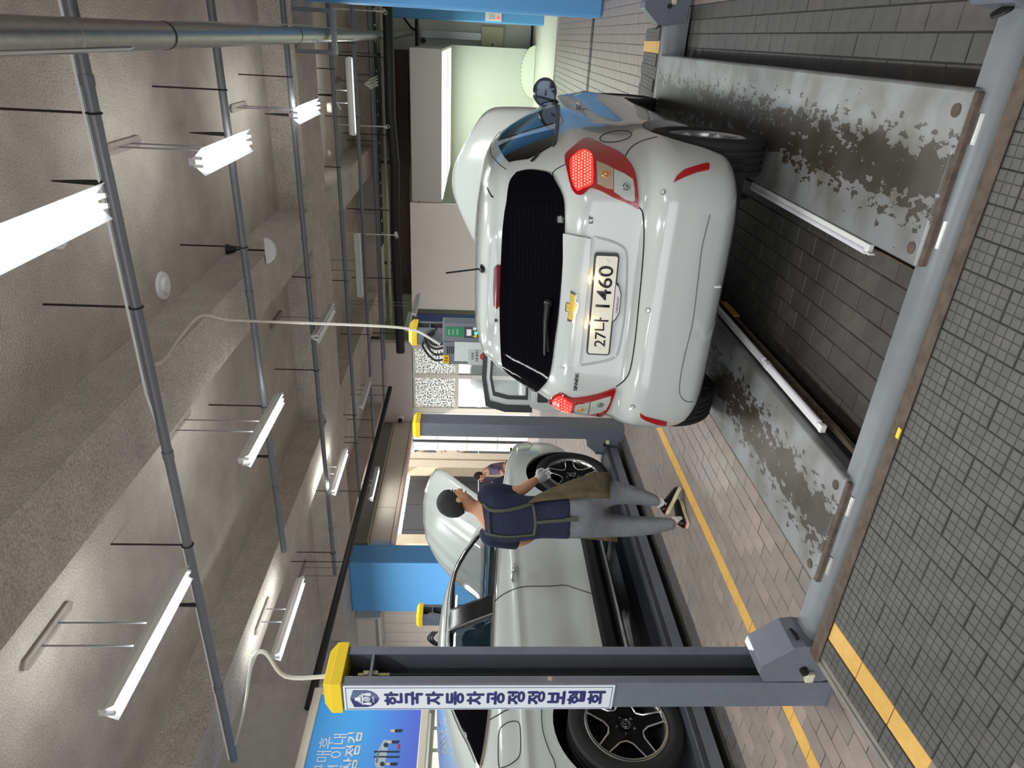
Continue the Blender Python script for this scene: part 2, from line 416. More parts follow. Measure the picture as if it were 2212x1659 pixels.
# ------------------------------------------------------------------ floor tiles (10 x 20 cm clay pavers)
def tile_mesh(m, w=.1, l=.2, g=.0022, h=.008):
    mb = MB(); a, b = w / 2 - g, l / 2 - g; c = .0025
    vs = [(-a, -b, -h), (a, -b, -h), (a, b, -h), (-a, b, -h), (-a, -b, -c), (a, -b, -c), (a, b, -c), (-a, b, -c), (-a + c, -b + c, 0), (a - c, -b + c, 0), (a - c, b - c, 0), (-a + c, b - c, 0)]
    fs = [(8, 9, 10, 11)] + [(i, (i + 1) % 4, (i + 1) % 4 + 4, i + 4) for i in range(4)] + [(i + 4, (i + 1) % 4 + 4, (i + 1) % 4 + 8, i + 8) for i in range(4)]
    me = bpy.data.meshes.new('tile'); me.from_pydata(vs, [], fs); me.materials.append(m); return me, vs, fs
TM = {k: tile_mesh(m)[0] for k, m in (('a', tile_a), ('b', tile_b), ('c', dark_a), ('d', dark_b), ('y', yel_m))}
_, TV, TF = tile_mesh(tile_a)
def inframe(x, y, z=0.):
    c = ROT @ (Vector((x, y, z)) - EYE)
    if c.z < .3: return 0
    u = c.x / c.z * FPX + 829.5; v = c.y / c.z * FPX + 1106
    return 1 / c.z if -60 < u < 1720 and -60 < v < 2280 else 0
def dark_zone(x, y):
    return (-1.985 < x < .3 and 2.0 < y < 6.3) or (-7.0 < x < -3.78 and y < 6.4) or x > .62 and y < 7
cand = []
for k in range(-120, 45):
    x = -3.055 + .1 * k
    if not -15 < x < 1.2: continue
    for j in range(0, 100):
        y = .75 + .2 * j + (.1 if k % 2 else 0)
        if y > 22: continue
        if -2.30 < x < .14 and (y < 2.03 or 6.3 < y < 7.65): continue
        if y > 16.4 and x > -7.3: continue
        if x < -9.8 and y < 11.6: continue
        s = inframe(x, y)
        if s: cand.append((s, x, y, k))
cand.sort(reverse=True)
hid = lambda x, y: (-.64 < x < -.05 and 2.1 < y < 6.1) or (-2.05 < x < -1.45 and 2.1 < y < 6.1) or (x < -3.95 and y < 6.3) or (-2.2 < x < -.1 and 3.9 < y < 7.7)
near = [c for c in cand if not hid(c[1], c[2])]
picked = near[:296]; pk = set((c[1], c[2]) for c in picked)
for s, x, y, k in picked:
    yel = (k == 0 and y > 1.5)
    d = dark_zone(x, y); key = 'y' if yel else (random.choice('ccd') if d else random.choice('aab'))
    o = bpy.data.objects.new('yellow_tile' if yel else 'floor_tile', TM[key]); COL.objects.link(o); o.parent = floor
    o.location = (x, y, random.uniform(-.0012, .0012)); o.rotation_euler = (random.uniform(-.004, .004), random.uniform(-.006, .006), 0)
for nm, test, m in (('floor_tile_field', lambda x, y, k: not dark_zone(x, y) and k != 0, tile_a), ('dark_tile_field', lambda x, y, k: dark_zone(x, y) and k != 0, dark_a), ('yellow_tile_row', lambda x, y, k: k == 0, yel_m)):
    mb = MB()
    for s, x, y, k in cand:
        if (x, y) in pk or not test(x, y, k): continue
        dz = random.uniform(-.0012, .0012); mb.add([(a + x, b + y, c + dz) for a, b, c in TV], TF)
    o = mb.build(nm, m, floor, recalc=False, weld=False); o['kind'] = 'stuff'
# drain and lining in the far floor, smooth plinth before the booth
slab('trim_6', mat('plinth_paint', (214, 212, 200), .5, noise=.05), (-7.3, 1.2, 16.4, 23.5, -.004, .03))
dr = MB()
for i in range(40): dr.box(-1.6 + .05 * i, -1.572 + .05 * i, 11.3, 11.42, -.003, .006)
dr.box(-1.62, .42, 11.27, 11.30, -.003, .007).box(-1.62, .42, 11.42, 11.45, -.003, .007)
tag(dr.build('floor_drain', dark_metal), 'dark slotted drain channel across the bright floor beyond the hatchback', 'drain')
# ------------------------------------------------------------------ ramps with mosaic anti-slip tiles
def ramp(name, label, x0, x1, ya, za, yb, zb, ylo, near_side):
    sl = (zb - za) / (yb - ya); Z = lambda y: za + (y - ya) * sl
    t = thing(name, label, 'ramp', (0, 0, 0))
    y0, y1 = min(ya, yb), max(ya, yb)
    body = MB(); body.add([(x0, y0, -.003), (x1, y0, -.003), (x1, y1, -.003), (x0, y1, -.003), (x0, y0, Z(y0) - .008), (x1, y0, Z(y0) - .008), (x1, y1, Z(y1) - .008), (x0, y1, Z(y1) - .008)],
             [(0, 3, 2, 1), (4, 5, 6, 7), (0, 1, 5, 4), (1, 2, 6, 5), (2, 3, 7, 6), (3, 0, 4, 7)])
    body.build('ramp_body', concrete, t)
    # mosaic tile: 3 x 6 raised studs
    vs = []; fs = []
    def bxx(ax, bx_, ay, by, h0, h1, c):
        k = len(vs); vs.extend([(ax, ay, h0), (bx_, ay, h0), (bx_, by, h0), (ax, by, h0), (ax + c, ay + c, h1), (bx_ - c, ay + c, h1), (bx_ - c, by - c, h1), (ax + c, by - c, h1)])
        fs.extend([(k + 4, k + 5, k + 6, k + 7)] + [(k + i, k + (i + 1) % 4, k + (i + 1) % 4 + 4, k + i + 4) for i in range(4)])
    bxx(-.0497, .0497, -.0997, .0997, -.007, .0004, .0005)
    for i in range(3):
        for j in range(6): bxx(-.0475 + i * .0322, -.0475 + i * .0322 + .0306, -.0965 + j * .0325, -.0965 + j * .0325 + .0306, -.002, .0016, .0012)
    me = bpy.data.meshes.new('mosaic'); me.from_pydata(vs, [], fs); me.materials.append(joint_m); me.materials.append(ramp_m)
    for i_, p_ in enumerate(me.polygons): p_.material_index = 1 if i_ > 4 else 0
    vs.clear(); fs.clear()
    bxx(-.0497, .0497, -.0497, .0497, -.007, .0004, .0005)
    for i in range(3):
        for j in range(3): bxx(-.0475 + i * .0322, -.0475 + i * .0322 + .0306, -.0475 + j * .0322, -.0475 + j * .0322 + .0306, -.002, .0016, .0012)
    me2 = bpy.data.meshes.new('mosaic_half'); me2.from_pydata(vs, [], fs); me2.materials.append(joint_m); me2.materials.append(ramp_m)
    for i_, p_ in enumerate(me2.polygons): p_.material_index = 1 if i_ > 4 else 0
    ang = math.atan(sl); n = int((x1 - x0 - .02) / .1); lo = []
    for k in range(n):
        x = x0 + .085 + .1 * k; yel = k in (1, n - 2)
        for j in range(0, 12):
            y = (y1 if near_side else y0) + (-.14 - .2 * j if near_side else .14 + .2 * j) + (.1 if k % 2 and not yel else 0) * (1 if near_side else -1)
            half = k % 2 and j == 0 and not yel
            if half: y += -.05 if near_side else .05
            if y - .1 < y0 or (y + .1 > y1 and not half) or y < ylo: continue
            if not inframe(x, y, Z(y)): continue
            o = bpy.data.objects.new('yellow_tile' if yel else 'ramp_tile', TM['y'] if yel else (me2 if half else me)); COL.objects.link(o); o.parent = t
            o.location = (x, y, Z(y) + random.uniform(-.0008, .0008)); o.rotation_euler = (ang, random.uniform(-.003, .003), 0)
    return t, Z
rt, RZ = ramp('entry_ramp', 'dark mosaic tiled ramp with yellow edge stripe in front of the hatchback lift', -2.30, .13, -.4, 0., 2.0, .19, .7, True)
MB().box(-2.31, .14, 1.985, 2.012, .1, .197).box(-2.31, .14, 1.955, 2.012, .19, .197).build('edge_iron', rust_m, rt, bevel=.003)
MB().add([(-2.325, -.3, .0), (-2.30, -.3, .0), (-2.30, 1.99, 0), (-2.325, 1.99, 0), (-2.325, -.3, .006), (-2.3, -.3, .006), (-2.3, 1.99, .187), (-2.325, 1.99, .187)], [(0, 3, 2, 1), (4, 5, 6, 7), (0, 1, 5, 4), (1, 2, 6, 5), (2, 3, 7, 6), (3, 0, 4, 7)]).build('side_strip', concrete, rt)
rt2, _ = ramp('exit_ramp', 'low tiled ramp with yellow stripe beyond the front wheel of the hatchback', -2.30, .13, 7.75, 0., 6.25, .19, 0, False)
MB().box(-2.3, .13, 6.225, 6.25, .1, .195).build('edge_iron', rust_m, rt2)
# ------------------------------------------------------------------ four-post lifts
def post_mesh(x, y, side):
    """C-channel column, open towards side (+1 = +X); x is the open face"""
    pr = [(-.16, 0), (0, 0), (0, .042), (-.012, .042), (-.012, .012), (-.148, .012), (-.148, .193), (-.012, .193), (-.012, .163), (0, .163), (0, .205), (-.16, .205)]
    return [(x + side * a, y + b) for a, b in pr]
def lift_post(label, x, y, side, z1=2.24, detail=True):
    t = thing('lift_post', label, 'lift post', (x - side * .08, y + .1, 0))
    pr = post_mesh(x, y, side)
    MB().prism(pr, lambda a, b, c: (a, b, c), 0.012, z1).build('column', steel, t, bevel=.003)
    MB().box(x - side * .145, x - side * .13, y + .014, y + .191, .02, z1 - .01).build('channel_shade', steel_dk, t)  # dark sheet standing in for the shade inside the open channel
    x0, x1 = sorted((x - side * .172, x + side * .012)); y0, y1 = y - .014, y + .219
    cap = MB(); a = .028
    cap.add([(x0, y0, z1 - .012), (x1, y0, z1 - .012), (x1, y1, z1 - .012), (x0, y1, z1 - .012), (x0, y0, z1 + .038), (x1, y0, z1 + .038), (x1, y1, z1 + .038), (x0, y1, z1 + .038),
             (x0 + a, y0 + a, z1 + .072), (x1 - a, y0 + a, z1 + .072), (x1 - a, y1 - a, z1 + .072), (x0 + a, y1 - a, z1 + .072)],
            [(0, 3, 2, 1), (0, 1, 5, 4), (1, 2, 6, 5), (2, 3, 7, 6), (3, 0, 4, 7), (4, 5, 9, 8), (5, 6, 10, 9), (6, 7, 11, 10), (7, 4, 8, 11), (8, 9, 10, 11)])
    cap.build('yellow_cap', yellow_cap, t, bevel=.003)
    MB().box(x - side * .164, x + side * .0, y - .004, y + .21, 0, .012).build('base_plate', steel, t)
    if detail:
        MB().box(x - side * .13, x - side * .004, y + .012, y + .193, z1 - .135, z1 - .123).build('cable_bracket', steel, t)
        c = Vector((x - side * .035, y + .075, 0))
        MB().tube([c + Vector((0, 0, .1)), c + Vector((0, 0, z1 - .2))], .007, 8).build('steel_cable', mat('steel_cable', (70, 72, 74), .35, metal=.9, noise=.3, scale=150), t, smooth=True)
        MB().cyl(c + Vector((0, 0, z1 - .21)), c + Vector((0, 0, z1 - .07)), .009, 8).build('threaded_rod', brass, t)
        for dz in (-.118, -.158): MB().cyl(c + Vector((0, 0, z1 + dz)), c + Vector((0, 0, z1 + dz + .024)), .02, 6).build('nut', brass, t)
    return t
post = lift_post('grey lift post in the foreground with yellow cap and white Korean name board', -2.54, 2.045, 1)
for dx in (-.03, -.19):
    pass
# white name board on the front of the near post
sg = MB().box(-2.70, -2.545, 2.036, 2.044, 1.02, 2.222).build('name_board', mat('board_white', (222, 226, 232), .35), post, bevel=.003)
navy = mat('navy_print', (34, 42, 104), .5); steelblue = mat('grey_blue_print', (92, 104, 140), .5)
fr = MB(); x0, x1, z0, z1 = -2.692, -2.553, 1.032, 2.212
for a in ((x0, x1, z0, z0 + .0025), (x0, x1, z1 - .0025, z1), (x0, x0 + .0025, z0, z1), (x1 - .0025, x1, z0, z1)): fr.box(a[0], a[1], 2.0345, 2.0358, a[2], a[3])
fr.build('board_outline', mat('outline_blue', (70, 96, 140), .5), sg)
ch = '한국자동차공정정보협회'
for i, c in enumerate(ch): text(c, navy, sg, (-2.622, 2.0355, 2.005 - i * .0905), (1, 0, 0), (0, 0, 1), w=.082, h=.074, ex=.001, bold=.0, name='letter', fat=.0036)
# crest with scales: shield, bars, wheel, letters
def shield(c, s, fn):
    P = [(-.5, .42), (0, .56), (.5, .42), (.5, -.12), (.42, -.34), (.24, -.52), (0, -.62), (-.24, -.52), (-.42, -.34), (-.5, -.12)]
    return MB().prism([(c[0] + a * s, c[1] + b * s) for a, b in P], fn, 2.0356, 2.0346)
cx, cz = -2.623, 2.133; fn = lambda a, b, t: (a, t, b)
shield((cx, cz), .108, fn).build('crest_shield', navy, sg)
MB().prism([(cx, cz + .0585), (cx + .052, cz + .044), (cx + .052, cz - .012), (cx + .044, cz - .036), (cx + .025, cz - .055), (cx, cz - .065)], fn, 2.0345, 2.034).build('crest_half', steelblue, sg)
wp = mat('print_white', (226, 230, 236), .5); em = MB()
def bar(a, b, c, d): em.box(a, b, 2.0328, 2.0336, c, d)
bar(cx - .018, cx + .018, cz + .014, cz + .028); bar(cx - .010, cx + .010, cz + .028, cz + .040); bar(cx - .026, cx - .014, cz + .012, cz + .020); bar(cx + .014, cx + .026, cz + .012, cz + .020)
bar(cx - .036, cx + .036, cz + .004, cz + .010)
for s in (-1, 1):
    em.prism([(cx + s * .030, cz - .022), (cx + s * .040, cz - .022), (cx + s * .034, cz + .003), (cx + s * .026, cz + .003), (cx + s * .020, cz - .022)], fn, 2.0338, 2.0332)
    em.prism([(cx + s * .041, cz - .023), (cx + s * .036, cz - .031), (cx + s * .024, cz - .031), (cx + s * .019, cz - .023)], fn, 2.0338, 2.0331)
em.ring((cx, 2.0335, cz - .012), (0, 1, 0), .013, .0028, 20, 6); em.ring((cx, 2.0335, cz - .012), (0, 1, 0), .004, .002, 10, 5)
for k in range(5):
    a = k * 2 * PI / 5; em.tube([(cx, 2.0333, cz - .012), (cx + .012 * math.cos(a), 2.0333, cz - .012 + .012 * math.sin(a))], .0015, 4)
em.build('crest_emblem', wp, sg)
text('KAFIA', wp, sg, (cx, 2.0336, cz - .041), (1, 0, 0), (0, 0, 1), w=.038, h=.0095, ex=.001, bold=.015, name='crest_letters')
lift_post('grey lift post with yellow cap behind the walking man, plain closed faces', -3.90, 6.30, -1, detail=False)
cpost = lift_post('grey lift post carrying the control box left of the hatchback', -2.56, 6.10, 1)
lift_post('grey lift post with yellow cap seen above the roof of the white coupe', -6.56, 6.28, 1)
# cross-beams with carriage heads
def crossbeam(label, xa, xb, y, flip=False, housings=(1, 1), light=True):
    s = -1 if flip else 1
    t = thing('cross_beam', label, 'cross beam', ((xa + xb) / 2, y, 0))
    P = [(.0, .02), (.0, .09), (.006, .13), (.022, .163), (.046, .186), (.075, .195), (.14, .195), (.14, .02)]
    MB().prism([(y + s * a, b) for a, b in P], lambda a, b, c: (c, a, b), xa + .06, xb - .06).build('beam', steel_lt, t, smooth=True)
    for i, (x, d) in enumerate(((xa, 1), (xb, -1))):
        if not housings[i]: continue
        Q = [(-.02, .10), (-.02, .36), (.04, .40), (.085, .395), (.19, .275), (.20, .22), (.17, .04), (.0, .04)]
        MB().prism([(x + d * a, b) for a, b in Q], lambda a, b, c: (a, c, b), y - .012, y + s * .15 + .012).build('carriage_head', steel, t, bevel=.004)
        yy = y - .013
        MB().cyl((x + d * .06, yy, .2), (x + d * .06, yy - .02, .2), .018, 14).cyl((x + d * .06, yy - .02, .2), (x + d * .06, yy - .026, .2), .011, 10).build('pulley_pin', dark_metal, t, smooth=True)
        MB().box(x + d * .0, x + d * .05, yy - .022, yy, .15, .2 - .012).build('guide_pad', mat('nylon_pad', (214, 208, 180), .5, noise=.15, scale=40), t, bevel=.004)
        MB().cyl((x + d * .205, y + s * .05, .255), (x + d * .212, y + s * .05, .25), .028, 18).build('end_seal', dark_metal, t)
    return t
crossbeam('near grey cross beam of the hatchback lift, rounded front edge, behind the mosaic ramp', -2.48, .34, 2.03)
crossbeam('far cross beam of the hatchback lift beyond its front wheels', -2.50, .34, 6.08, housings=(1, 1))
crossbeam('far cross beam at the front end of the white coupe lift', -6.55, -3.90, 6.31, housings=(0, 1))
def runway(label, x0, x1, y0, y1, z1, inner, plain=False):
    t = thing('runway', label, 'runway', ((x0 + x1) / 2, (y0 + y1) / 2, 0))
    MB().box(x0, x1, y0, y1, z1 - .05, z1).build('plate', steel_dk if plain else worn_m, t, bevel=.012, seg=3)
    MB().box(x0 + .004, x1 - .004, y0 + .05, y1 - .05, z1 - .13, z1 - .045).build('side_skirt', steel, t)
    if inner:
        xi = x0 if inner < 0 else x1
        MB().box(xi, xi + inner * .05, y0 + .1, y1 - .1, z1 - .125, z1 - .112).box(xi + inner * .044, xi + inner * .05, y0 + .1, y1 - .1, z1 - .125, z1 - .09).build('jack_rail', rust_m, t)
        MB().box(xi, xi + inner * .006, y0 + .1, y1 - .1, z1 - .12, z1 - .08).build('rail_web', black_m, t)
    if not plain:
        MB().box(x0 + .01, x1 - .01, y0 - .018, y0 + .006, z1 - .045, z1 - .006).build('end_strip', rust_m, t, bevel=.003)
        for f in (.1, .88):
            xx = x0 + (x1 - x0) * f
            MB().cyl((xx, y0 + .05, z1 - .003), (xx, y0 + .05, z1 + .003), .021, 18).build('plug_weld', rust_m, t)
        for f in (.22, .8):
            xx = x0 + (x1 - x0) * f
            MB().cyl((xx - .045, y0 - .03, z1 - .038), (xx + .045, y0 - .03, z1 - .038), .016, 12).build('hinge_barrel', galv, t, smooth=True)
        MB().cyl((x0 + .06, y0 - .03, z1 - .042), (x1 - .06, y0 - .03, z1 - .042), .009, 8).build('hinge_rod', dark_metal, t)
    return t
runway('right runway under the hatchback, paint worn through along the wheel track', -.622, -.066, 2.135, 6.05, .22, -1)
runway('left runway under the hatchback, worn grey plate next to the walkway', -2.005, -1.475, 2.125, 6.05, .22, 1)
runway('blue grey runway under the right wheels of the white coupe', -4.55, -3.96, 1.2, 6.28, .2, -1, True)
runway('blue grey runway under the far wheels of the white coupe', -6.3, -5.75, 1.2, 6.28, .2, 1, True)
# lamps clipped along the inner runway edges
def batten(label, x, ya, yb, z, side):
    t = thing('work_lamp', label, 'lamp', (x, (ya + yb) / 2, z), group=None)
    MB().box(x - .016, x + .016, ya, yb, z - .012, z + .012).build('housing', white_p, t, bevel=.004)
    MB().cyl((x + side * .016, ya + .02, z + .006), (x + side * .016, yb - .02, z + .006), .013, 12).build('tube', mat('frosted_tube', (226, 224, 232), .3), t, smooth=True)
    for y in (ya, yb): MB().box(x - .014, x + .022 * side, y - .02, y + .004, z - .011, z + .016).build('end_cap', white_p, t, bevel=.003)
q = onX(1556, 668, -1.425); tag(MB().box(-1.425, -1.418, q.y - .12, q.y + .12, .095, .135).build('warning_sticker', mat('sticker_amber', (176, 150, 50), .5)), 'small yellow warning sticker on the inner rail of the left runway, under the bumper', 'sticker')
batten('unlit white tube lamp along the inner edge of the right runway', -.655, 2.49, 3.75, .172, -1)
batten('unlit white tube lamp on the left runway, nearest of the pair', -1.442, 2.46, 3.07, .172, 1)
batten('unlit white tube lamp on the left runway, farther one near the rear tyre', -1.442, 3.10, 3.92, .172, 1)
# ------------------------------------------------------------------ ceiling lamps
tube_on = mat('lit_tube', (255, 255, 255), .3, emit=(250, 252, 255), estr=9.)
refl = mat('lamp_reflector', (228, 232, 232), .3)
batt = mat('lamp_batten', (214, 214, 212), .45)
def ceiling_lamp(label, x, y, z, rz=0., lit=True, tubes=2, L=1.22, group=None, power=30., wide=.14, plate=True, top=None):
    t = thing('tube_lamp', label, 'lamp', (x, y, z), rz, group=group); h = L / 2; zc = (top or ZC) - z
    MB().box(-.028, .028, -h, h, .0, .05).build('batten', batt, t, local=True, bevel=.004)
    w = wide / 2; rf = MB()
    rf.add([(-w, -h, -.055), (-.028, -h, .012), (.028, -h, .012), (w, -h, -.055), (-w, h, -.055), (-.028, h, .012), (.028, h, .012), (w, h, -.055)], [(0, 1, 5, 4), (1, 2, 6, 5), (2, 3, 7, 6)])
    sol(rf.build('reflector', refl, t, local=True), .0025)
    xs = (0,) if tubes == 1 else (-.028, .028)
    for a in xs:
        MB().cyl((a, -h + .03, -.03), (a, h - .03, -.03), .0135, 12).build('tube', tube_on if lit else mat('unlit_tube', (226, 228, 226), .3), t, smooth=True, local=True)
        for s in (-1, 1): MB().box(a - .012, a + .012, s * h - .012, s * h + .012, -.05, .012).build('tube_holder', white_p, t, local=True, bevel=.002)
    for s in (-.1, .1): MB().cyl((0, s, .05), (0, s, zc - .02), .006, 8).build('hanger_rod', pipe_m, t, local=True)
    if plate:
        P = [(-.045, -.26), (0, -.3), (.045, -.26), (.045, .26), (0, .3), (-.045, .26)]
        MB().prism(P, lambda a, b, c: (a, b, c), zc - .03, zc).build('ceiling_plate', mat('rusted_plate', (150, 140, 134), .6, noise=.2), t, local=True, bevel=.006)
    if lit:
        l = area('lamp_light', (0, 0, -.075), wide * .9, L, power, (.96, 1.0, .98)); l.parent = t
        u = area('lamp_light', (0, 0, .06), .06, L, power * .17, (.97, 1.0, .97), (PI, 0, 0)); u.parent = t  # extra upward light, added to brighten the ceiling above the reflector
        return t
    return t
LP = 34.
ceiling_lamp('lit tube lamp hung low left above the near lift post', -3.78, 3.45, 3.86, tubes=1, power=LP)
ceiling_lamp('lit tube lamp hung over the walkway above the walking man', -3.53, 5.82, 3.73, tubes=2, power=LP)
ceiling_lamp('lit tube lamp beside the end of a wall pipe, above the white coupe', -6.28, 6.02, 3.80, tubes=1, top=ZB, power=LP)
ceiling_lamp('small lit tube lamp hung from the second beam, above the open bonnet of the coupe', -6.52, 9.4, 3.84, tubes=1, power=50)
ceiling_lamp('large lit twin tube lamp cut by the top edge, nearest the camera', -.90, 3.2, 3.74, tubes=2, power=LP, wide=.2)
ceiling_lamp('lit twin tube lamp under the ceiling above the hatchback', -.93, 5.85, 3.75, tubes=2, power=LP, wide=.2)
ceiling_lamp('lit twin tube lamp hung just before the cross beam above the hatchback', -.90, 8.8, 3.75, tubes=2, power=50, wide=.2)
ceiling_lamp('lit single tube lamp set crosswise beyond the cross beam', -1.05, 12.6, 3.86, rz=PI / 2, tubes=1, power=70)
ceiling_lamp('unlit tube lamp set crosswise on the pinkish ceiling', -3.98, 12.46, 3.86, rz=PI / 2, lit=False, tubes=1)
ceiling_lamp('unlit twin lamp seen end on beyond the crosswise lit lamp', -.96, 15.2, 3.86, lit=False, wide=.2)
ceiling_lamp('unlit tube lamp crossed by the white vertical conduit', -3.82, 9.3, 3.86, lit=False, wide=.18)
ceiling_lamp('unlit tube lamp near the back wall above the window', -6.65, 12.4, 3.86, lit=False, tubes=1)
ceiling_lamp('faintly lit tube lamp along the black wall pipe near the shutter', -9.28, 12.9, 3.86, tubes=1, power=8)
ceiling_lamp('unlit tube lamp in front of the black wall pipe by the blue pillar', -8.45, 9.1, 3.86, lit=False, tubes=1)
ceiling_lamp('unlit tube lamp in the dark recess beside the cream panel, nearer one', -5.6, 14.8, 3.0, lit=False, tubes=1, plate=False)
ceiling_lamp('unlit tube lamp in the dark recess beside the cream panel, farther one', -6.9, 16.95, 3.4, lit=False, tubes=1, plate=False, top=ZB)
area('lamp_light', (-10.2, 7.6, 3.7), 1.2, .2, 320, (.96, 1.0, .98))   # unseen light behind the hoarding wall, added to brighten the blue pillar
# the same rows of lamps go on behind the camera
for i, (x, y) in enumerate(((-1.05, .6), (-3.8, .4), (-1.05, -2.6), (-3.8, -2.8), (1.2, -.6), (-6.5, 1.5))):
    area('lamp_light', (x, y, 3.8), .2, 1.2, LP, (.96, 1.0, .98))
# ------------------------------------------------------------------ cars
car_white = mat('white_car_paint', (188, 192, 190), .16, coat=.8, noise=.01, scale=3)
tint = mat('dark_tinted_glass', (9, 8, 12), .05, spec=.25); tint.node_tree.nodes['Principled BSDF'].inputs['IOR'].default_value = 1.2
trim_black = mat('black_trim', (16, 16, 18), .35)
gloss_black = mat('gloss_black', (11, 11, 13), .22, spec=.3)
seam_m = mat('panel_gap', (28, 28, 28), .8)
red_lens = mat('red_lens', (150, 10, 16), .1, coat=.8)
red_lit = mat('lit_red_lens', (235, 40, 40), .2, emit=(255, 60, 50), estr=1.1)
clear_lens = mat('clear_lens', (178, 182, 176), .15, noise=.2, scale=320, coat=.8)
amber_lens = mat('amber_reflector', (172, 150, 128), .2, noise=.25, scale=320, coat=.8)
tyre_m = mat('tyre_rubber', (26, 26, 27), .75, noise=.25, scale=30)
alloy = mat('silver_alloy', (178, 180, 182), .3, metal=.9)
alloy_cut = mat('machined_alloy', (206, 206, 204), .22, metal=.95)
well_m = mat('wheel_well', (12, 12, 12), .95)
def lathe(mb, prof, c, side, n=48):
    """profile (radius, x outwards) around the X axis"""
    rows = []
    for r, x in prof: rows.append([(c[0] + side * x, c[1] + r * math.cos(2 * PI * j / n), c[2] + r * math.sin(2 * PI * j / n)) for j in range(n)])
    mb.grid(rows, True); return mb
def wheel(parent, c, side, R, rr, w, style, phase=0.):
    """c = centre of the tyre; side = +1 outer face towards +X"""
    h = w / 2
    tr = []
    for a, b in ((h * .98, -.012), (h * .86, -.002)): tr.append((R + b, -a))
    for g in (-.55, -.18, .18, .55):
        tr += [(R, h * (g - .09)), (R - .007, h * (g - .07)), (R - .007, h * (g + .07)), (R, h * (g + .09))]
    tr += [(R - .002, h * .86), (R - .012, h * .98)]
    prof = [(rr - .004, -h * .8), (rr + .015, -h * .98), ((R + rr) / 2, -h * 1.06)] + tr + [((R + rr) / 2, h * 1.06), (rr + .022, h * 1.0), (rr + .006, h * .9), (rr - .004, h * .8)]
    wn = lathe(MB(), prof, c, side).build('tyre', tyre_m, parent, smooth=True)
    rim = lathe(MB(), [(rr, h * .82), (rr + .004, h * .9), (rr - .008, h * .92), (rr - .02, h * .8), (rr - .03, 0), (rr - .035, -h * .7)], c, side).build('rim', alloy if style == 'silver' else alloy_cut, wn, smooth=True)
    P = lambda r, a, x: (c[0] + side * x, c[1] - side * r * math.sin(a), c[2] + r * math.cos(a))
    MB().cyl(P(0, 0, -h * .5), P(0, 0, -h * .35), rr - .034, 40).build('brake_disc', well_m, wn)
    if style == 'silver':
        for k in range(8):
            a0 = phase + 2 * PI * k / 8; sp = MB()
            for s in (-1, 1):
                e = s * .012
                sp.add([P(.05, a0 - .2 + e, h * .72), P(.05, a0 + .2 + e, h * .72), P(rr - .012, a0 + .045 + s * .07, h * .84), P(rr - .012, a0 - .045 + s * .07, h * .84),
                        P(.05, a0 - .2 + e, h * .5), P(.05, a0 + .2 + e, h * .5), P(rr - .012, a0 + .045 + s * .07, h * .6), P(rr - .012, a0 - .045 + s * .07, h * .6)],
                       [(0, 1, 2, 3), (4, 7, 6, 5), (0, 4, 5, 1), (1, 5, 6, 2), (2, 6, 7, 3), (3, 7, 4, 0)])
            sp.build('spoke', alloy, wn)
        MB().cyl(P(0, 0, h * .4), P(0, 0, h * .76), .062, 20).build('hub', alloy, wn, smooth=True)
    else:
        MB().cyl(P(0, 0, h * .1), P(0, 0, h * .66), .1, 30).build('hub', gloss_black, wn, smooth=True)
        for k in range(5):
            a0 = phase + 2 * PI * k / 5; hw = .036
            def Q(r, t, x):
                p = P(r, a0, x); d = (Vector(P(1, a0 + PI / 2, 0)) - Vector(P(0, 0, 0))); d = Vector((0, d.y, d.z)); return Vector(p) + d * t
            V = lambda x: [Q(.07, -.06, x - .004), Q(.13, -.046, x), Q(rr - .008, -hw, x + .012), Q(rr - .008, hw, x + .012), Q(.13, .046, x), Q(.07, .06, x - .004)]
            a = V(h * .72); b = V(h * .35); sp = MB(); sp.add(a + b, [(0, 1, 2, 3, 4, 5), (11, 10, 9, 8, 7, 6)] + [(i, i + 6, (i + 1) % 6 + 6, (i + 1) % 6) for i in range(6)])
            so = sp.build('spoke', gloss_black, wn)
            # machined edges: a bright U around every spoke joined to its neighbours near the hub
            e = MB(); x = h * .72 + .004
            pts = [Q(.098, -.071, x - .004), Q(.14, -.047, x), Q(rr - .012, -hw - .001, x + .013), Q(rr - .012, hw + .001, x + .013), Q(.14, .047, x), Q(.098, .071, x - .004)]
            e.tube(pts, .0068, 6); e.build('machined_edge', alloy_cut, so, smooth=True)
            aa = a0 + PI / 5
            MB().cyl(P(.063, aa, h * .66), P(.063, aa, h * .7), .009, 6).build('wheel_bolt', chrome, wn)
        lathe(MB(), [(rr - .002, h * .92), (rr - .004, h * .97), (rr - .014, h * .97), (rr - .016, h * .9)], c, side, 60).build('rim_lip', alloy_cut, wn, smooth=True)
        cp = MB().cyl(P(0, 0, h * .66), P(0, 0, h * .76), .037, 24).build('hub_cap', gloss_black, wn, smooth=True)
        st = MB(); st.ring(P(0, 0, h * .765), (1, 0, 0), .034, .0028, 28, 6); st.ring(P(0, 0, h * .765), (1, 0, 0), .023, .0016, 24, 5)
        for k in range(3):
            a = 2 * PI * k / 3 + phase; d = .0035
            st.add([P(.022, a, h * .765), P(d, a + PI / 3, h * .765), P(0, 0, h * .765 + .003), P(d, a - PI / 3, h * .765)], [(0, 1, 2), (0, 2, 3), (1, 3, 2), (0, 3, 1)])
        st.build('star_emblem', chrome, cp)
    return wn
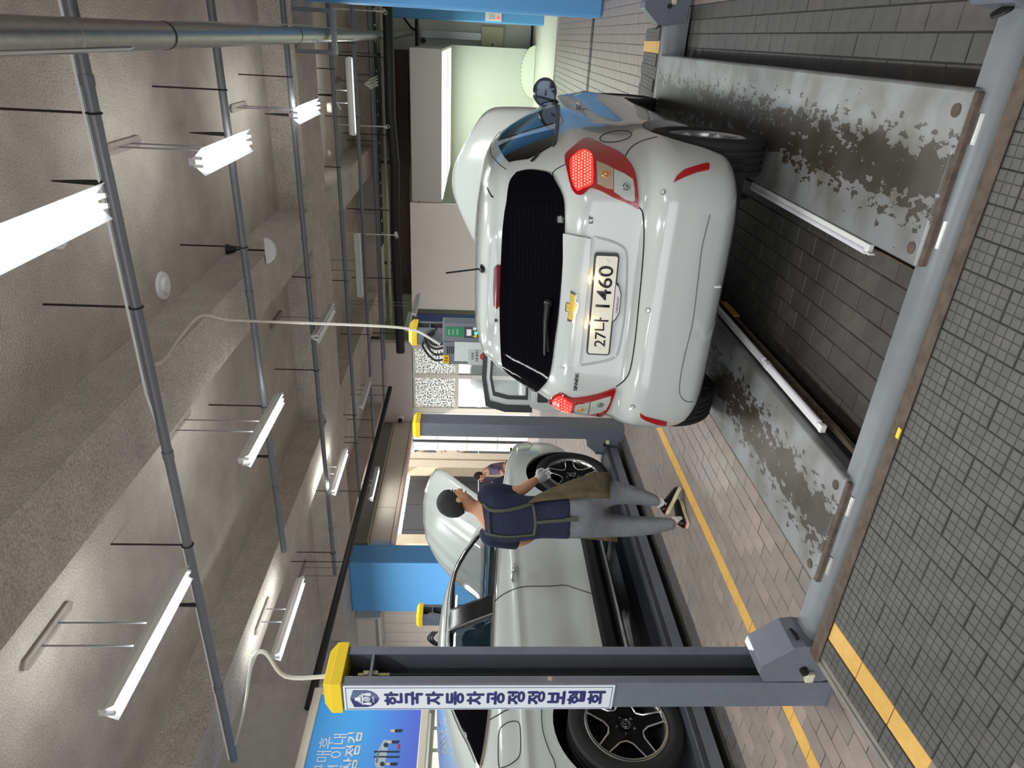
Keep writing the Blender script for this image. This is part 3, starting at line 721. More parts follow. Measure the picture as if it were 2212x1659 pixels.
# ---------------- white hatchback on the near lift
SX, SY, SZ = -1.18, 3.06, .22
TAB = [(.235, .72, .11, 3.46, 7), (.27, .765, .06, 3.53, 7), (.32, .79, .022, 3.58, 7), (.45, .808, .0, 3.595, 6.8), (.56, .808, .004, 3.59, 6.6), (.62, .804, .02, 3.58, 6.4), (.655, .80, .05, 3.56, 6.3), (.69, .796, .078, 3.53, 6.2),
       (.80, .788, .09, 3.46, 6.2), (.90, .776, .10, 3.35, 6.2), (.97, .76, .115, 3.1, 6), (1.02, .738, .145, 2.80, 5.6), (1.08, .715, .195, 2.65, 5.4), (1.20, .666, .285, 2.45, 5.2), (1.32, .61, .36, 2.2, 4.8), (1.36, .582, .372, 2.1, 4.2),
       (1.40, .54, .375, 1.95, 4), (1.43, .485, .41, 1.85, 3.6), (1.455, .40, .52, 1.7, 3.2), (1.47, .28, .7, 1.5, 2.8), (1.476, .12, .95, 1.3, 2.4)]
def smod(p):
    for cy in (.56, 2.93):
        g = math.exp(-((p.y - cy) / .34) ** 2 - ((p.z - .5) / .22) ** 2); p.x += math.copysign(.022 * g, p.x) if abs(p.x) > .4 else 0
    g = math.exp(-((p.z - .74) / .08) ** 2) * (1 if .9 < p.y < 2.9 else 0)
    if abs(p.x) > .6: p.x -= math.copysign(.012 * g, p.x)
    return p
hs = Hull(TAB, 74, 200, SX, SY, SZ, smod)
spark = thing('hatchback', 'white small hatchback on the near lift, bonnet and driver door open, rear plate 27나 1460', 'car', (SX, SY + 1.8, SZ))
body = hs.mb.build('body', car_white, spark, smooth='all', recalc=True)
cut = []
for cy in (.56, 2.93):
    for s in (-1, 1):
        m = MB().cyl((SX + s * .52, SY + cy, SZ + .30), (SX + s * .95, SY + cy, SZ + .30), .335, 40); m.box(SX + s * .52, SX + s * .95, SY + cy - .335, SY + cy + .335, SZ - .1, SZ + .29) if False else None
        cut.append(m.build('cutter', well_m))
bo = boolcut(body, cut)
for p in bo.data.polygons: p.use_smooth = True
try: bo.data.set_sharp_from_angle(angle=math.radians(45))
except Exception: pass
def well(par, cx, cy, cz, s, x0, x1, r, zb, rng):
    m = MB(); n = 28
    m.grid([[(cx + s * xx, cy + r * math.cos(PI * j / n * rng - (rng - 1) / 2 * PI), cz + r * math.sin(PI * j / n * rng - (rng - 1) / 2 * PI)) for j in range(n + 1)] for xx in (x0, x1)])
    P = [(cy + r * math.cos(2 * PI * j / 36), max(zb, cz + r * math.sin(2 * PI * j / 36))) for j in range(36)]
    m.prism(P, lambda a, b, t: (t, a, b), cx + s * (x0 - .008), cx + s * (x0 - .002))
    m.build('wheel_well', well_m, par, weld=True)
for cy in (.56, 2.93):
    for s in (-1, 1): well(spark, SX, SY + cy, SZ + .30, s, .532, .70, .332, SZ + .12, 1.2)
MB().box(SX - .66, SX + .66, SY + .2, SY + 3.3, SZ + .2, SZ + .26).build('underbody', well_m, spark)
for cy in (.56, 2.93):
    for s in (-1, 1): wheel(spark, (SX + s * .702, SY + cy, SZ + .2945), s, .292, .192, .178, 'silver', .3)
z5 = lambda L: [(950 + .339 * a, 130 + .339 * b) for a, b in L]
z6_ = lambda L: [(950 + .339 * a, 430 + .339 * b) for a, b in L]
za = lambda L: [(1180 + .12658 * a, 270 + .12658 * b) for a, b in L]
zb = lambda L: [(1150 + .12658 * a, 780 + .12658 * b) for a, b in L]
glass_poly = [(1117.8, 374), (1140, 369), (1167, 370.7), (1190.7, 377.5), (1204.3, 397.8), (1214.4, 418), (1219.5, 442), (1220.2, 503), (1217, 560), (1212, 620), (1206, 684), (1199, 735), (1192.4, 786), (1184, 820), (1170, 837), (1162, 843.6), (1153, 842), (1130, 826.6), (1106, 810), (1090.7, 796), (1085.6, 782.6), (1082, 735), (1080.5, 684), (1080.5, 640), (1082, 599.5), (1084, 548.7), (1087, 497.8), (1092, 457), (1096, 435), (1099, 411), (1104, 391)]
rg = hs.patch(glass_poly, 'rear_window', tint, spark, off=.010, thick=.016, step=5, sm=3)
dm = mat('defroster_lines', (15, 13, 18), .95, spec=.1)
df = MB()
for k in range(11):
    f = (k + 1) / 12; L = []
    for i in range(15):
        g = i / 14; y = 420 + g * 380; xt = 1088 + (14 if g < .1 else 0); top = 1096 + (420 - y) * -.01; bot = 1216 - g * 34
        p, nn = hs.hit(top + (bot - top) * f, y); L.append(p + nn * .0102)
    df.tube(L, .0013, 4)
o = df.build('defroster_wires', dm, rg); o['kind'] = 'stuff'
hs.patch([(1067, 578), (1075, 571), (1082, 572), (1083, 620), (1080, 660), (1073, 667), (1066, 660), (1065, 620)], 'high_brake_lamp', mat('dark_red_lens', (96, 14, 22), .15, coat=.6), spark, off=.008, thick=.02, step=5)
hs.patch([(1071, 688), (1074, 690), (1075, 693), (1072, 695), (1069, 693), (1069, 690)], 'washer_nozzle', trim_black, spark, off=.008, thick=.012, step=3)
# tail lamps
R_out = za([(680, 260), (760, 270), (1000, 380), (1200, 470), (1330, 560), (1430, 680), (1500, 800), (1540, 950), (1560, 1150), (1575, 1350), (1570, 1440), (1480, 1390), (1330, 1320), (1150, 1250), (1000, 1170), (900, 1120), (810, 1090), (740, 1095), (640, 1190), (560, 1200), (490, 1150), (440, 1050), (400, 900), (360, 740), (335, 620), (345, 530), (400, 470), (480, 400), (560, 330), (620, 285)])
R_lit = za([(660, 465), (730, 490), (790, 560), (805, 700), (805, 1000), (720, 1060), (640, 1090), (560, 1130), (500, 1050), (450, 900), (430, 740), (440, 620), (500, 550), (580, 490)])
R_amb = za([(862, 660), (970, 700), (1110, 762), (1140, 780), (1140, 1115), (1000, 1080), (870, 1025)])
R_clr = za([(1150, 785), (1250, 830), (1380, 890), (1470, 950), (1500, 1100), (1505, 1290), (1470, 1320), (1350, 1280), (1150, 1155)])
L_out = zb([(270, 670), (350, 600), (430, 545), (490, 535), (550, 555), (620, 600), (680, 620), (760, 620), (900, 600), (1100, 560), (1280, 500), (1420, 455), (1400, 560), (1370, 650), (1330, 740), (1290, 810), (1220, 890), (1130, 930), (1000, 965), (850, 985), (700, 990), (545, 985), (470, 900), (380, 790), (310, 710)])
L_lit = zb([(380, 640), (430, 590), (500, 565), (570, 610), (640, 660), (690, 690), (680, 780), (640, 880), (590, 930), (520, 880), (440, 800), (370, 720)])
L_amb = zb([(740, 720), (900, 690), (980, 668), (950, 870), (700, 915), (710, 830)])
L_clr = zb([(995, 664), (1050, 650), (1200, 605), (1340, 570), (1320, 670), (1260, 790), (1150, 830), (965, 868)])
for nm, o_, l_, a_, c_ in (('tail_lamp', R_out, R_lit, R_amb, R_clr), ('tail_lamp', L_out, L_lit, L_amb, L_clr)):
    tl = hs.patch(o_, nm, red_lens, spark, off=.014, thick=.03, step=6, sm=2)
    br = hs.patch(l_, 'brake_light', red_lit, tl, off=.018, thick=.012, step=5, sm=2); br['label'] = 'lit red lens'
    hs.patch(a_, 'turn_light', amber_lens if a_ is R_amb else clear_lens, tl, off=.018, thick=.012, step=5)
    hs.patch(c_, 'reversing_light', clear_lens, tl, off=.018, thick=.012, step=5)
    for P_, m_ in ((a_, 'amber_bulb'), (c_, 'clear_bulb')):
        bx, by = sum(p[0] for p in P_) / len(P_), sum(p[1] for p in P_) / len(P_); p, nn = hs.hit(bx, by)
        bb_ = MB().ring(p + nn * .019, nn, .016, .003, 18, 5).ball(p + nn * .019, .009, .009, .009, 10, 6).build('bulb', mat(m_, (214, 150, 60) if m_[0] == 'a' else (120, 126, 122), .2, metal=.3), tl, smooth=True)
    # faceted beads inside the lit lens
    bd = MB(); xs = [p[0] for p in l_]; ys = [p[1] for p in l_]; x = min(xs) + 3; i = 0
    while x < max(xs):
        y = min(ys) + 3 + (3 if i % 2 else 0)
        while y < max(ys):
            if inpoly((x, y), l_) and inpoly((x + 3, y), l_) and inpoly((x - 3, y), l_) and inpoly((x, y + 3), l_) and inpoly((x, y - 3), l_):
                p, nn = hs.hit(x, y); bd.ball(p + nn * .019, .0042, .0042, .0042, 6, 4)
            y += 6
        x += 5.5; i += 1
    b_ = bd.build('lens_beads', mat('lit_beads', (255, 150, 130), .2, emit=(255, 150, 130), estr=1.5), br); b_['kind'] = 'stuff'
# tailgate: handle panel, plate recess edge, seams
hp = hs.patch([(1222, 503), (1277, 514), (1274, 560), (1268, 620), (1262, 680), (1256, 740), (1251, 787), (1203, 789), (1208, 740), (1213, 690), (1218, 630), (1222, 560)], 'handle_panel', car_white, spark, off=.026, thick=.04, step=8, bevel=.004)
rec = [(1282, 512), (1300, 515), (1325, 523), (1345, 534), (1352, 546), (1354, 570), (1352, 640), (1346, 700), (1336, 755), (1326, 772), (1305, 780), (1256, 789)]
hs.seam(rec, .006, 'plate_recess_edge', car_white, spark, off=.001)
hs.seam([(1331, 835), (1350, 820), (1362, 796), (1372, 735), (1379, 667), (1385.6, 599.5), (1390.7, 531.7), (1390.7, 481), (1387, 457), (1379, 447)], .0032, 'tailgate_seam', seam_m, spark, off=.001)
hs.seam([(1524, 465), (1551, 438), (1533, 464), (1524, 500), (1515, 540), (1506, 616), (1495, 700), (1478, 770), (1469, 818), (1468, 850), (1480, 866), (1497, 868)][2:], .0028, 'bumper_seam', mat('bumper_gap', (110, 112, 110), .8), spark, off=.001)
hs.seam([(1262, 352), (1265, 349), (1271, 346)], .002, 'side_seam', seam_m, spark) if False else None
hs.seam([(1200, 395), (1195, 372), (1222, 355)], .0026, 'hatch_seam', seam_m, spark, off=.001)
hs.seam([(1350, 340), (1358, 325), (1372, 312), (1395, 302), (1420, 296)], .0024, 'quarter_seam', seam_m, spark, off=.001)
fl = [(1330 + 34 * math.cos(t) + 4 * math.sin(t), 295 + 11 * math.sin(t) - 6 * math.cos(t)) for t in [2 * PI * k / 18 for k in range(18)]]
hs.seam(fl, .0022, 'fuel_flap_gap', seam_m, spark, off=.001, closed=True)
# bumper reflectors and parking sensors
hs.patch(z5([(1490, 780), (1510, 740), (1560, 700), (1640, 675), (1705, 660), (1715, 668), (1712, 700), (1640, 715), (1560, 745)]), 'bumper_reflector', mat('red_reflector', (165, 20, 26), .3), spark, off=.008, thick=.02, step=4)
hs.patch(z6_([(1275, 1365), (1310, 1385), (1370, 1400), (1445, 1418), (1440, 1440), (1380, 1430), (1310, 1405), (1280, 1385)]), 'bumper_reflector', MATS['red_reflector'], spark, off=.008, thick=.02, step=4)
for a, b in ((1432, 415), (1400, 670), (1367, 878)):
    p, nn = hs.hit(a, b); s_ = MB().disc(p - nn * .004, nn, .0095, .0065, 18).build('parking_sensor', car_white, spark, smooth=True)
    MB().ring(p + nn * .001, nn, .0105, .0016, 20, 5).build('sensor_ring', seam_m, s_)
# plate with lettering
PB = [hs.hit(*q)[0] for q in ((1316, 763), (1338, 547), (1266, 759))]
xd = (PB[1] - PB[0]).normalized(); yd = (PB[2] - PB[0]); yd = (yd - xd * yd.dot(xd)).normalized(); nd = xd.cross(yd).normalized()
if nd.y > 0: nd = -nd
pw, ph = (PB[1] - PB[0]).length, (PB[2] - PB[0]).length
ctr = PB[0] + xd * pw / 2 + yd * ph / 2 + nd * .028
def plate_rect(w, h, r, t0, t1, nm, m, par):
    P = []
    for sx_, sy_, a0 in ((1, 1, 0), (-1, 1, 90), (-1, -1, 180), (1, -1, 270)):
        for k in range(5):
            a = math.radians(a0 + 22.5 * k); P.append((sx_ * (w / 2 - r) + r * math.cos(a), sy_ * (h / 2 - r) + r * math.sin(a)))
    return MB().prism(P, lambda a, b, t: ctr + xd * a + yd * b + nd * t, t0, t1).build(nm, m, par)
fr_ = plate_rect(pw, ph, .016, -.05, .0, 'plate_frame', trim_black, spark)
pl_ = plate_rect(pw - .016, ph - .016, .010, .0, .003, 'number_plate', mat('plate_white', (226, 222, 206), .4), fr_)
text('27나', mat('plate_black', (24, 22, 28), .5), pl_, ctr + nd * .0032 - xd * pw * .26, xd, yd, w=pw * .30, h=ph * .60, ex=.0012, bold=.006, name='plate_lettering')
text('1460', MATS['plate_black'], pl_, ctr + nd * .0032 + xd * pw * .194, xd, yd, w=pw * .40, h=ph * .60, ex=.0012, bold=.006, name='plate_lettering')
for s in (-1, 1): MB().disc(ctr + xd * s * (pw / 2 - .035) + nd * .003, nd, .009 if s > 0 else .007, .003, 16).build('plate_bolt', alu, pl_, smooth=True)
Q = [(-.15, -.5), (-.13, -.60), (-.06, -.73), (.12, -.73), (.2, -.62), (.225, -.5)]
bdg = MB().prism([(a * pw, b * ph) for a, b in Q], lambda a, b, t: ctr + xd * a + yd * b + nd * t, -.03, .001).build('plate_tab', trim_black, fr_)
MB().prism([(a * pw * .96 + .002, b * ph * .985 + .003) for a, b in Q], lambda a, b, t: ctr + xd * a + yd * b + nd * t, .001, .002).build('tab_label', mat('tab_white', (214, 208, 212), .5), bdg)
text('CHEVROLET', trim_black, bdg, ctr + nd * .0025 + xd * .012 - yd * ph * .60, xd, yd, w=pw * .17, h=ph * .08, ex=.0006, bold=.01, name='tab_lettering')
for s, k in ((-.14, 0), (.2, 1)):
    c = ctr + xd * s * pw * 1.3 + yd * (ph * .62) + nd * .006
    MB().obox(c, .02, .006, .005, Matrix((xd, yd, nd)).transposed()).build('plate_lamp', mat('plate_lamp_lens', (255, 220, 150), .3, emit=(255, 190, 100), estr=2.5), spark)
    l = bpy.data.lights.new('plate_light', 'POINT'); l.energy = .2; l.color = (1, .68, .32); l.shadow_soft_size = .012
    lo = bpy.data.objects.new('plate_light', l); COL.objects.link(lo); lo.location = c + nd * .012 - yd * .012
# emblem and badges
def badge(poly, nm, m, par, off, t): return hs.patch(poly, nm, m, par, off=off, thick=t, step=4)
bow = z6_([(846, 570), (881, 592), (872, 638), (890, 652), (880, 716), (863, 712), (861, 777), (824, 762), (835, 708), (816, 702), (822, 646), (842, 650)])
em_ = badge(bow, 'emblem_rim', chrome, hp, .032, .01)
cxm = sum(p[0] for p in bow) / len(bow); cym = sum(p[1] for p in bow) / len(bow)
badge([(cxm + (a - cxm) * .80, cym + (b - cym) * .84) for a, b in bow], 'emblem_cross', mat('gold_emblem', (222, 188, 92), .25, metal=.3, coat=.5), em_, .034, .006)
for s_, (a0, a1), hh in (('SPARK', ((1242.5, 842), (1247, 804)), .019), ('LT', ((1276, 482), (1277.5, 466)), .019)):
    p0, n0 = hs.hit(*a0); p1, _ = hs.hit(*a1); xx = (p1 - p0).normalized(); yy = n0.cross(xx).normalized()
    if yy.z < 0: yy = -yy
    text(s_, mat('badge_chrome', (70, 72, 74), .25, metal=.9), spark, (p0 + p1) / 2 + n0 * .008, xx, yy, w=(p1 - p0).length, h=hh, ex=.003, bold=.02, name='badge_lettering')
# wiper, antenna, tow loop
p0, n0 = hs.hit(1190, 652); p1, n1 = hs.hit(1186, 690); p2, n2 = hs.hit(1181, 764)
wp_ = MB(); wp_.tube([p0 + n0 * .03, p1 + n1 * .032, p2 + n2 * .02], [.018, .014, .006], 8); wp_.ball(p0 + n0 * .026, .024, .018, .024, 12, 8)
wa = wp_.build('rear_wiper', trim_black, spark, smooth=True)
p3, n3 = hs.hit(1184, 690); p4, n4 = hs.hit(1187, 758)
MB().tube([p3 + n3 * .012, p4 + n4 * .012], .006, 6).build('wiper_blade', black_m, wa)
pa, na = hs.hit(1042, 580); 
MB().ball(pa + Vector((0, 0, .002)), .022, .04, .018, 14, 8).build('antenna_base', trim_black, spark, smooth=True)
an = MB(); tip = pa + Vector((-.012, -.06, .19)); n_ = 34
an.tube([pa + (tip - pa) * (i / n_) for i in range(n_ + 1)], [.0055 if i % 2 else .0042 for i in range(n_ + 1)], 7); an.build('antenna_mast', black_m, spark, smooth=True)
pt, nt_ = hs.hit(1538, 620); MB().ring(pt + Vector((0, .02, -.03)), (1, 0, 0), .018, .005, 18, 6).build('tow_eye', white_p, spark, smooth=True)
# side glass on the right
hs.patch(z5([(375, 548), (450, 512), (560, 482), (660, 457), (730, 442), (733, 500), (715, 545), (640, 590), (560, 632), (440, 650), (412, 620), (390, 580)]), 'side_window', tint, spark, off=.004, thick=.012, step=7)
hs.patch(z5([(372, 512), (400, 470), (450, 420), (550, 360), (640, 325), (720, 300), (742, 296), (738, 400), (640, 428), (540, 457), (440, 492)]), 'side_window', tint, spark, off=.004, thick=.012, step=7)
hs.patch(z5([(744, 292), (766, 290), (762, 360), (756, 440), (746, 520), (722, 555), (716, 545), (734, 500), (740, 400)]), 'belt_strip', trim_black, spark, off=.008, thick=.014, step=6)
hs.patch([(1146, 349), (1166, 330), (1163, 336), (1150, 350)], 'hidden_door_pull', trim_black, spark, off=.007, thick=.01, step=3)
hs.seam([(1052, 405), (1062, 424), (1066, 425)], .004, 'roof_ditch', seam_m, spark, off=.0)
hs.seam([(1093, 366), (1075, 352), (1060, 330), (1062, 305), (1080, 285)], .0024, 'door_frame_seam', seam_m, spark, off=.0)
# door mirror
mp_ = onY(1178, 200, 5.25)
MB().ball(mp_ + Vector((0, .05, 0)), .098, .085, .088, 18, 12).build('mirror_housing', gloss_black, spark, smooth=True)
mo = MB(); P = [(.094 * math.copysign(abs(math.cos(k * PI / 16)) ** .7, math.cos(k * PI / 16)), .076 * math.copysign(abs(math.sin(k * PI / 16)) ** .7, math.sin(k * PI / 16)) + .006 * math.cos(k * PI / 16)) for k in range(32)]
mo.prism([(mp_.x + a, mp_.z + b) for a, b in P], lambda a, b, t: (a, t, b), mp_.y - .028, mp_.y - .02)
MB().prism([(mp_.x + a * .84, mp_.z + b * .84) for a, b in P], lambda a, b, t: (a, t, b), mp_.y - .033, mp_.y - .03).build('mirror_glass', mat('mirror', (70, 76, 86), .03, metal=1.), spark)
mo.build('mirror_rim', trim_black, spark)
MB().tube([mp_ + Vector((-.05, .03, -.05)), Vector((SX + .7, mp_.y + .03, mp_.z - .14))], [.03, .035], 8).build('mirror_arm', trim_black, spark, smooth=True)
for q, nm in (((1245, 236), 'door_handle'), ((1247, 281), 'door_handle')):
    pass
ph_, nh_ = hs.hit(1250, 232)
MB().ball(ph_ + Vector((.015, 0, 0)), .022, .07, .018, 12, 8).build('door_handle', car_white, spark, smooth=True)
# raised bonnet
def bonnet(par, hx, hy, hz, w0, w1, L, ang, crown, crease, name='bonnet', nose=.1, th=.025, rnd=.52):
    rows = []; nu, nv = 28, 16
    for j in range(nv + 1):
        v = j / nv; row = []
        for i in range(nu + 1):
            u = -1 + 2 * i / nu; w = w0 + (w1 - w0) * v ** 1.6; rr_ = (max(0, 1 - ((v - .5) / .5) ** 2.6 * rnd) if v > .5 else 1)
            x = u * w * (rr_ if abs(u) > .0 else 1); ln = L * v + nose * (1 - u * u) * v ** 2 + .05 * (1 - u * u) * (v - 1)
            up = crown * (1 - abs(u) ** 2.4) * (1 - .3 * v) - .06 * v ** 4 - .05 * abs(u) ** 8
            for c_, a_ in crease: up += a_ * math.exp(-((abs(u) - c_ + .08 * v) / .05) ** 2) * (1 - v * .5)
            row.append((hx + x, hy + ln * math.cos(ang) - up * math.sin(ang), hz + ln * math.sin(ang) + up * math.cos(ang)))
        rows.append(row)
    o = MB().grid(rows).build(name, car_white, par, smooth='all', recalc=False); sol(o, th, 0); return o
bonnet(spark, SX, 5.66, SZ + 1.0, .69, .60, .84, math.radians(48), .05, (), nose=.1)
# open driver door (left), seen from inside
dh = Vector((SX - .77, SY + 2.46, SZ - .03)); da = math.radians(73); dd = Vector((-math.sin(da), -math.cos(da), 0)); dn = Vector((-math.cos(da), math.sin(da), 0))
def dpt(s, z, t): return dh + dd * s + dn * t + Vector((0, 0, z))
low = [(0, .28), (0, .96), (1.0, .98), (1.03, .9), (1.03, .5), (.97, .28)]
door = MB().prism(low, dpt, -.04, .05).build('open_door', car_white, spark, bevel=.01)
MB().prism([(.06, .4), (.06, .9), (.95, .92), (.95, .4)], dpt, -.07, -.042).build('door_trim', trim_black, door, bevel=.01)
def frame(outer, inner, t0, t1, nm, m):
    n = len(outer); mb = MB()
    for t in (t0, t1): mb.v += [dpt(*p, t) for p in outer] + [dpt(*p, t) for p in inner]
    for i in range(n):
        j = (i + 1) % n
        mb.f += [(i, j, n + j, n + i), (2 * n + i, 3 * n + i, 3 * n + j, 2 * n + j), (i, 2 * n + i, 2 * n + j, j), (n + i, n + j, 3 * n + j, 3 * n + i)]
    return mb.build(nm, m, door)
o1 = [(.0, .94), (.3, 1.33), (.5, 1.405), (.75, 1.41), (1.0, 1.37), (1.05, 1.2), (1.05, .96)]
o2 = [(.08, .98), (.33, 1.30), (.52, 1.365), (.75, 1.372), (.95, 1.335), (.985, 1.19), (.985, .98)]
o3 = [(.13, 1.0), (.36, 1.28), (.53, 1.335), (.75, 1.342), (.905, 1.31), (.935, 1.18), (.935, 1.0)]
o4 = [(.16, 1.02), (.38, 1.26), (.54, 1.312), (.74, 1.32), (.875, 1.29), (.905, 1.17), (.905, 1.02)]
frame(o1, o2, -.03, .03, 'door_seal', trim_black); frame(o2, o3, -.02, .02, 'window_frame', car_white); frame(o3, o4, -.03, .012, 'window_seal', trim_black)
cg = mat('clear_glass', (210, 225, 225), .02, alpha=.14, spec=.5)
MB().prism(o4, dpt, -.004, 0).build('door_glass', cg, door)
# ---------------- white coupe-like off-roader on the second lift
MX, MY, MZ = -5.04, 1.93, .2
TABM = [(.24, .84, .45, 4.5, 5.5), (.32, .92, .22, 4.72, 6), (.45, .955, .1, 4.84, 7), (.62, .965, .03, 4.88, 8), (.80, .962, .0, 4.88, 8), (.95, .962, .0, 4.82, 8), (1.06, .958, .02, 4.5, 8), (1.14, .95, .06, 4.0, 8), (1.21, .94, .12, 3.85, 8), (1.26, .925, .2, 3.75, 8), (1.34, .885, .42, 3.55, 8),
        (1.45, .835, .75, 3.28, 7.5), (1.56, .775, 1.1, 3.02, 7), (1.63, .725, 1.38, 2.85, 6), (1.675, .665, 1.6, 2.7, 5), (1.705, .56, 1.8, 2.6, 4.2), (1.722, .40, 1.98, 2.48, 3.4), (1.73, .2, 2.15, 2.38, 2.6)]
def mmod(p):
    if abs(p.x) > .6:
        s = math.copysign(1, p.x)
        p.x += s * .022 * sum(math.exp(-((p.y - c) / .42) ** 2 - ((p.z - .62) / .25) ** 2) for c in (1.04, 3.96))
        if 1.4 < p.y < 3.6 and p.z < .95: p.x -= s * .02 * math.exp(-((p.z - .62) / .14) ** 2) * min(1, (p.y - 1.4) / .2, (3.6 - p.y) / .2)
        p.x += s * .012 * math.exp(-((p.z - 1.08) / .03) ** 2)
    return p
hm = Hull(TABM, 80, 220, MX, MY, MZ, mmod)
merc = thing('coupe', 'large white coupe with black lower sills on the second lift, bonnet raised', 'car', (MX, MY + 2.4, MZ))
nb = max(i for i, r in enumerate(hm.rows) if r[0].z - MZ < 1.25); N = len(hm.rows[0])
lo = MB(); lo.grid(hm.rows[:nb + 1], True); lo.f.append(tuple(range(N))[::-1]); lo.f.append(tuple(nb * N + j for j in range(N)))
lb = lo.build('body', car_white, merc, smooth='all')
cut = []
for cy in (1.04, 3.96):
    for s in (-1, 1): cut.append(MB().cyl((MX + s * .6, MY + cy, MZ + .42), (MX + s * 1.2, MY + cy, MZ + .42), .47, 44).build('cutter', well_m))
boolcut(lb, cut)
for p in lb.data.polygons: p.use_smooth = True
try: lb.data.set_sharp_from_angle(angle=math.radians(42))
except Exception: pass
for cy in (1.04, 3.96):
    for s in (-1, 1): well(merc, MX, MY + cy, MZ + .42, s, .612, .93, .466, MZ + .12, 1.3)
MB().box(MX - .72, MX + .72, MY + .4, MY + 4.4, MZ + .2, MZ + .3).build('underbody', well_m, merc)
for cy, ph in ((1.04, -.45), (3.96, -.26)):
    for s in (-1, 1): wheel(merc, (MX + s * .845, MY + cy, MZ + .395), s, .393, .279, .275, 'star', ph)
gh = MB(); gh.grid(hm.rows[nb:], True); gh.f.append(tuple((len(hm.rows) - nb) * N - N + j for j in range(N)))
gm = gh.build('greenhouse', car_white, merc, smooth='all'); sol(gm, .03, -1)
zm = lambda L: [(930 + .1808 * a, 1150 + .1808 * b) for a, b in L]
z2 = lambda L: [(650 + .3165 * a, 1134 + .3165 * b) for a, b in L]
winA = zm([(560, 60), (430, 228), (350, 360), (300, 480), (270, 620), (252, 760), (245, 930), (400, 878), (600, 800), (748, 738), (770, 560), (785, 300), (795, 120), (740, -60), (690, -60)])
winB = zm([(228, 1180), (300, 1148), (500, 1078), (738, 990), (733, 1200), (728, 1420), (722, 1700), (330, 1700), (240, 1460), (222, 1300)])
def cutpoly(poly):
    P = [];
    for a, b in poly: p, _ = hm.hit(a, b); P.append((p.y, p.z))
    return MB().prism(P, lambda a, b, t: (t, a, b), MX - 1.3, MX + 1.3).build('cutter', trim_black)
ws = MB().prism([(MY + 3.5, MZ + 1.28), (MY + 4.4, MZ + 1.28), (MY + 4.4, MZ + 1.6), (MY + 2.78, MZ + 1.6)], lambda a, b, t: (t, a, b), MX - .62, MX + .62).build('cutter', trim_black)
boolcut(gm, [cutpoly(winA), cutpoly(winB), ws])
for p in gm.data.polygons: p.use_smooth = True
try: gm.data.set_sharp_from_angle(angle=math.radians(35))
except Exception: pass
gm.data.materials.append(trim_black)
for p in gm.data.polygons:     # lining of the cabin is dark
    c_ = p.center + Vector(org(gm)); rad = Vector((c_.x - MX, 0, c_.z - (MZ + 1.2)))
    if p.normal.dot(rad) < -.02 and abs(p.normal.y) < .9: p.material_index = 1
auto_glass = mat('tinted_side_glass', (30, 48, 56), .03, alpha=.30, spec=.6)
hm.patch(winA, 'side_window', auto_glass, merc, off=-.012, thick=.006, step=9)
hm.patch(winB, 'side_window', auto_glass, merc, off=-.012, thick=.006, step=9)
def inset(poly, k):
    cx_ = sum(p[0] for p in poly) / len(poly); cy_ = sum(p[1] for p in poly) / len(poly); return [(cx_ + (a - cx_) * k, cy_ + (b - cy_) * k) for a, b in poly]
hm.seam(winA, .013, 'window_rubber', trim_black, merc, off=.0, closed=True, sm=False)
hm.seam(winB, .013, 'window_rubber', trim_black, merc, off=.0, closed=True, sm=False)
hm.patch(zm([(236, 960), (250, 945), (400, 890), (600, 812), (750, 750), (745, 850), (742, 962), (500, 1050), (300, 1128), (222, 1158), (224, 1040)]), 'door_pillar', gloss_black, merc, off=.006, thick=.012, step=8)
hm.patch(z2([(1045, 1180), (1045, 1260), (1100, 1385), (1160, 1505), (1215, 1640), (1236, 1640), (1260, 1500), (1275, 1330), (1286, 1180)]), 'quarter_window', tint, merc, off=.006, thick=.012, step=8)
belt = zm([(808, 40), (800, 160), (782, 480), (764, 830), (748, 1100), (738, 1350)]) + z2([(1293, 1060), (1290, 1200), (1283, 1300), (1268, 1420), (1245, 1570), (1225, 1660)])
hm.seam(belt, .007, 'belt_chrome', chrome, merc, off=.008)
roofl = zm([(590, 10), (420, 225), (320, 400), (262, 580), (225, 780), (208, 1000), (196, 1200), (190, 1350)]) + z2([(1000, 1060), (1010, 1150), (1030, 1240), (1085, 1380), (1150, 1510), (1200, 1630)])
hm.seam(roofl, .0045, 'roof_chrome', chrome, merc, off=.014)
hm.seam(zm([(765, 830), (840, 760), (950, 700), (1060, 660), (1200, 645), (1400, 645), (1600, 632), (1700, 660), (1850, 710), (1930, 735)]), .0036, 'door_seam', seam_m, merc, off=.001)
hm.seam(z2([(1290, 1330), (1350, 1295), (1400, 1265), (1470, 1240), (1520, 1210)]), .0036, 'door_seam', seam_m, merc, off=.001)
hm.seam(z2([(1365, 1380), (1420, 1345), (1480, 1345), (1497, 1400), (1495, 1560), (1450, 1620), (1380, 1655), (1350, 1640), (1348, 1450)]), .003, 'fuel_flap_gap', seam_m, merc, off=.001, closed=True)
hm.seam(z2([(1640, 1250), (1650, 1400), (1690, 1530), (1728, 1610), (1740, 1680)]), .003, 'bumper_seam', seam_m, merc, off=.001)
# handle with bowl
ph0, nh = hm.hit(*zm([(1002, 392)])[0]); ph1, nh1 = hm.hit(*zm([(985, 606)])[0]); mid = (ph0 + ph1) / 2
MB().tube([ph0 + nh * .012, ph0 * .8 + ph1 * .2 + nh * .034, mid + nh * .038, ph0 * .2 + ph1 * .8 + nh1 * .034, ph1 + nh1 * .012], [.012, .014, .015, .014, .012], 10).build('door_handle', chrome, merc, smooth=True)
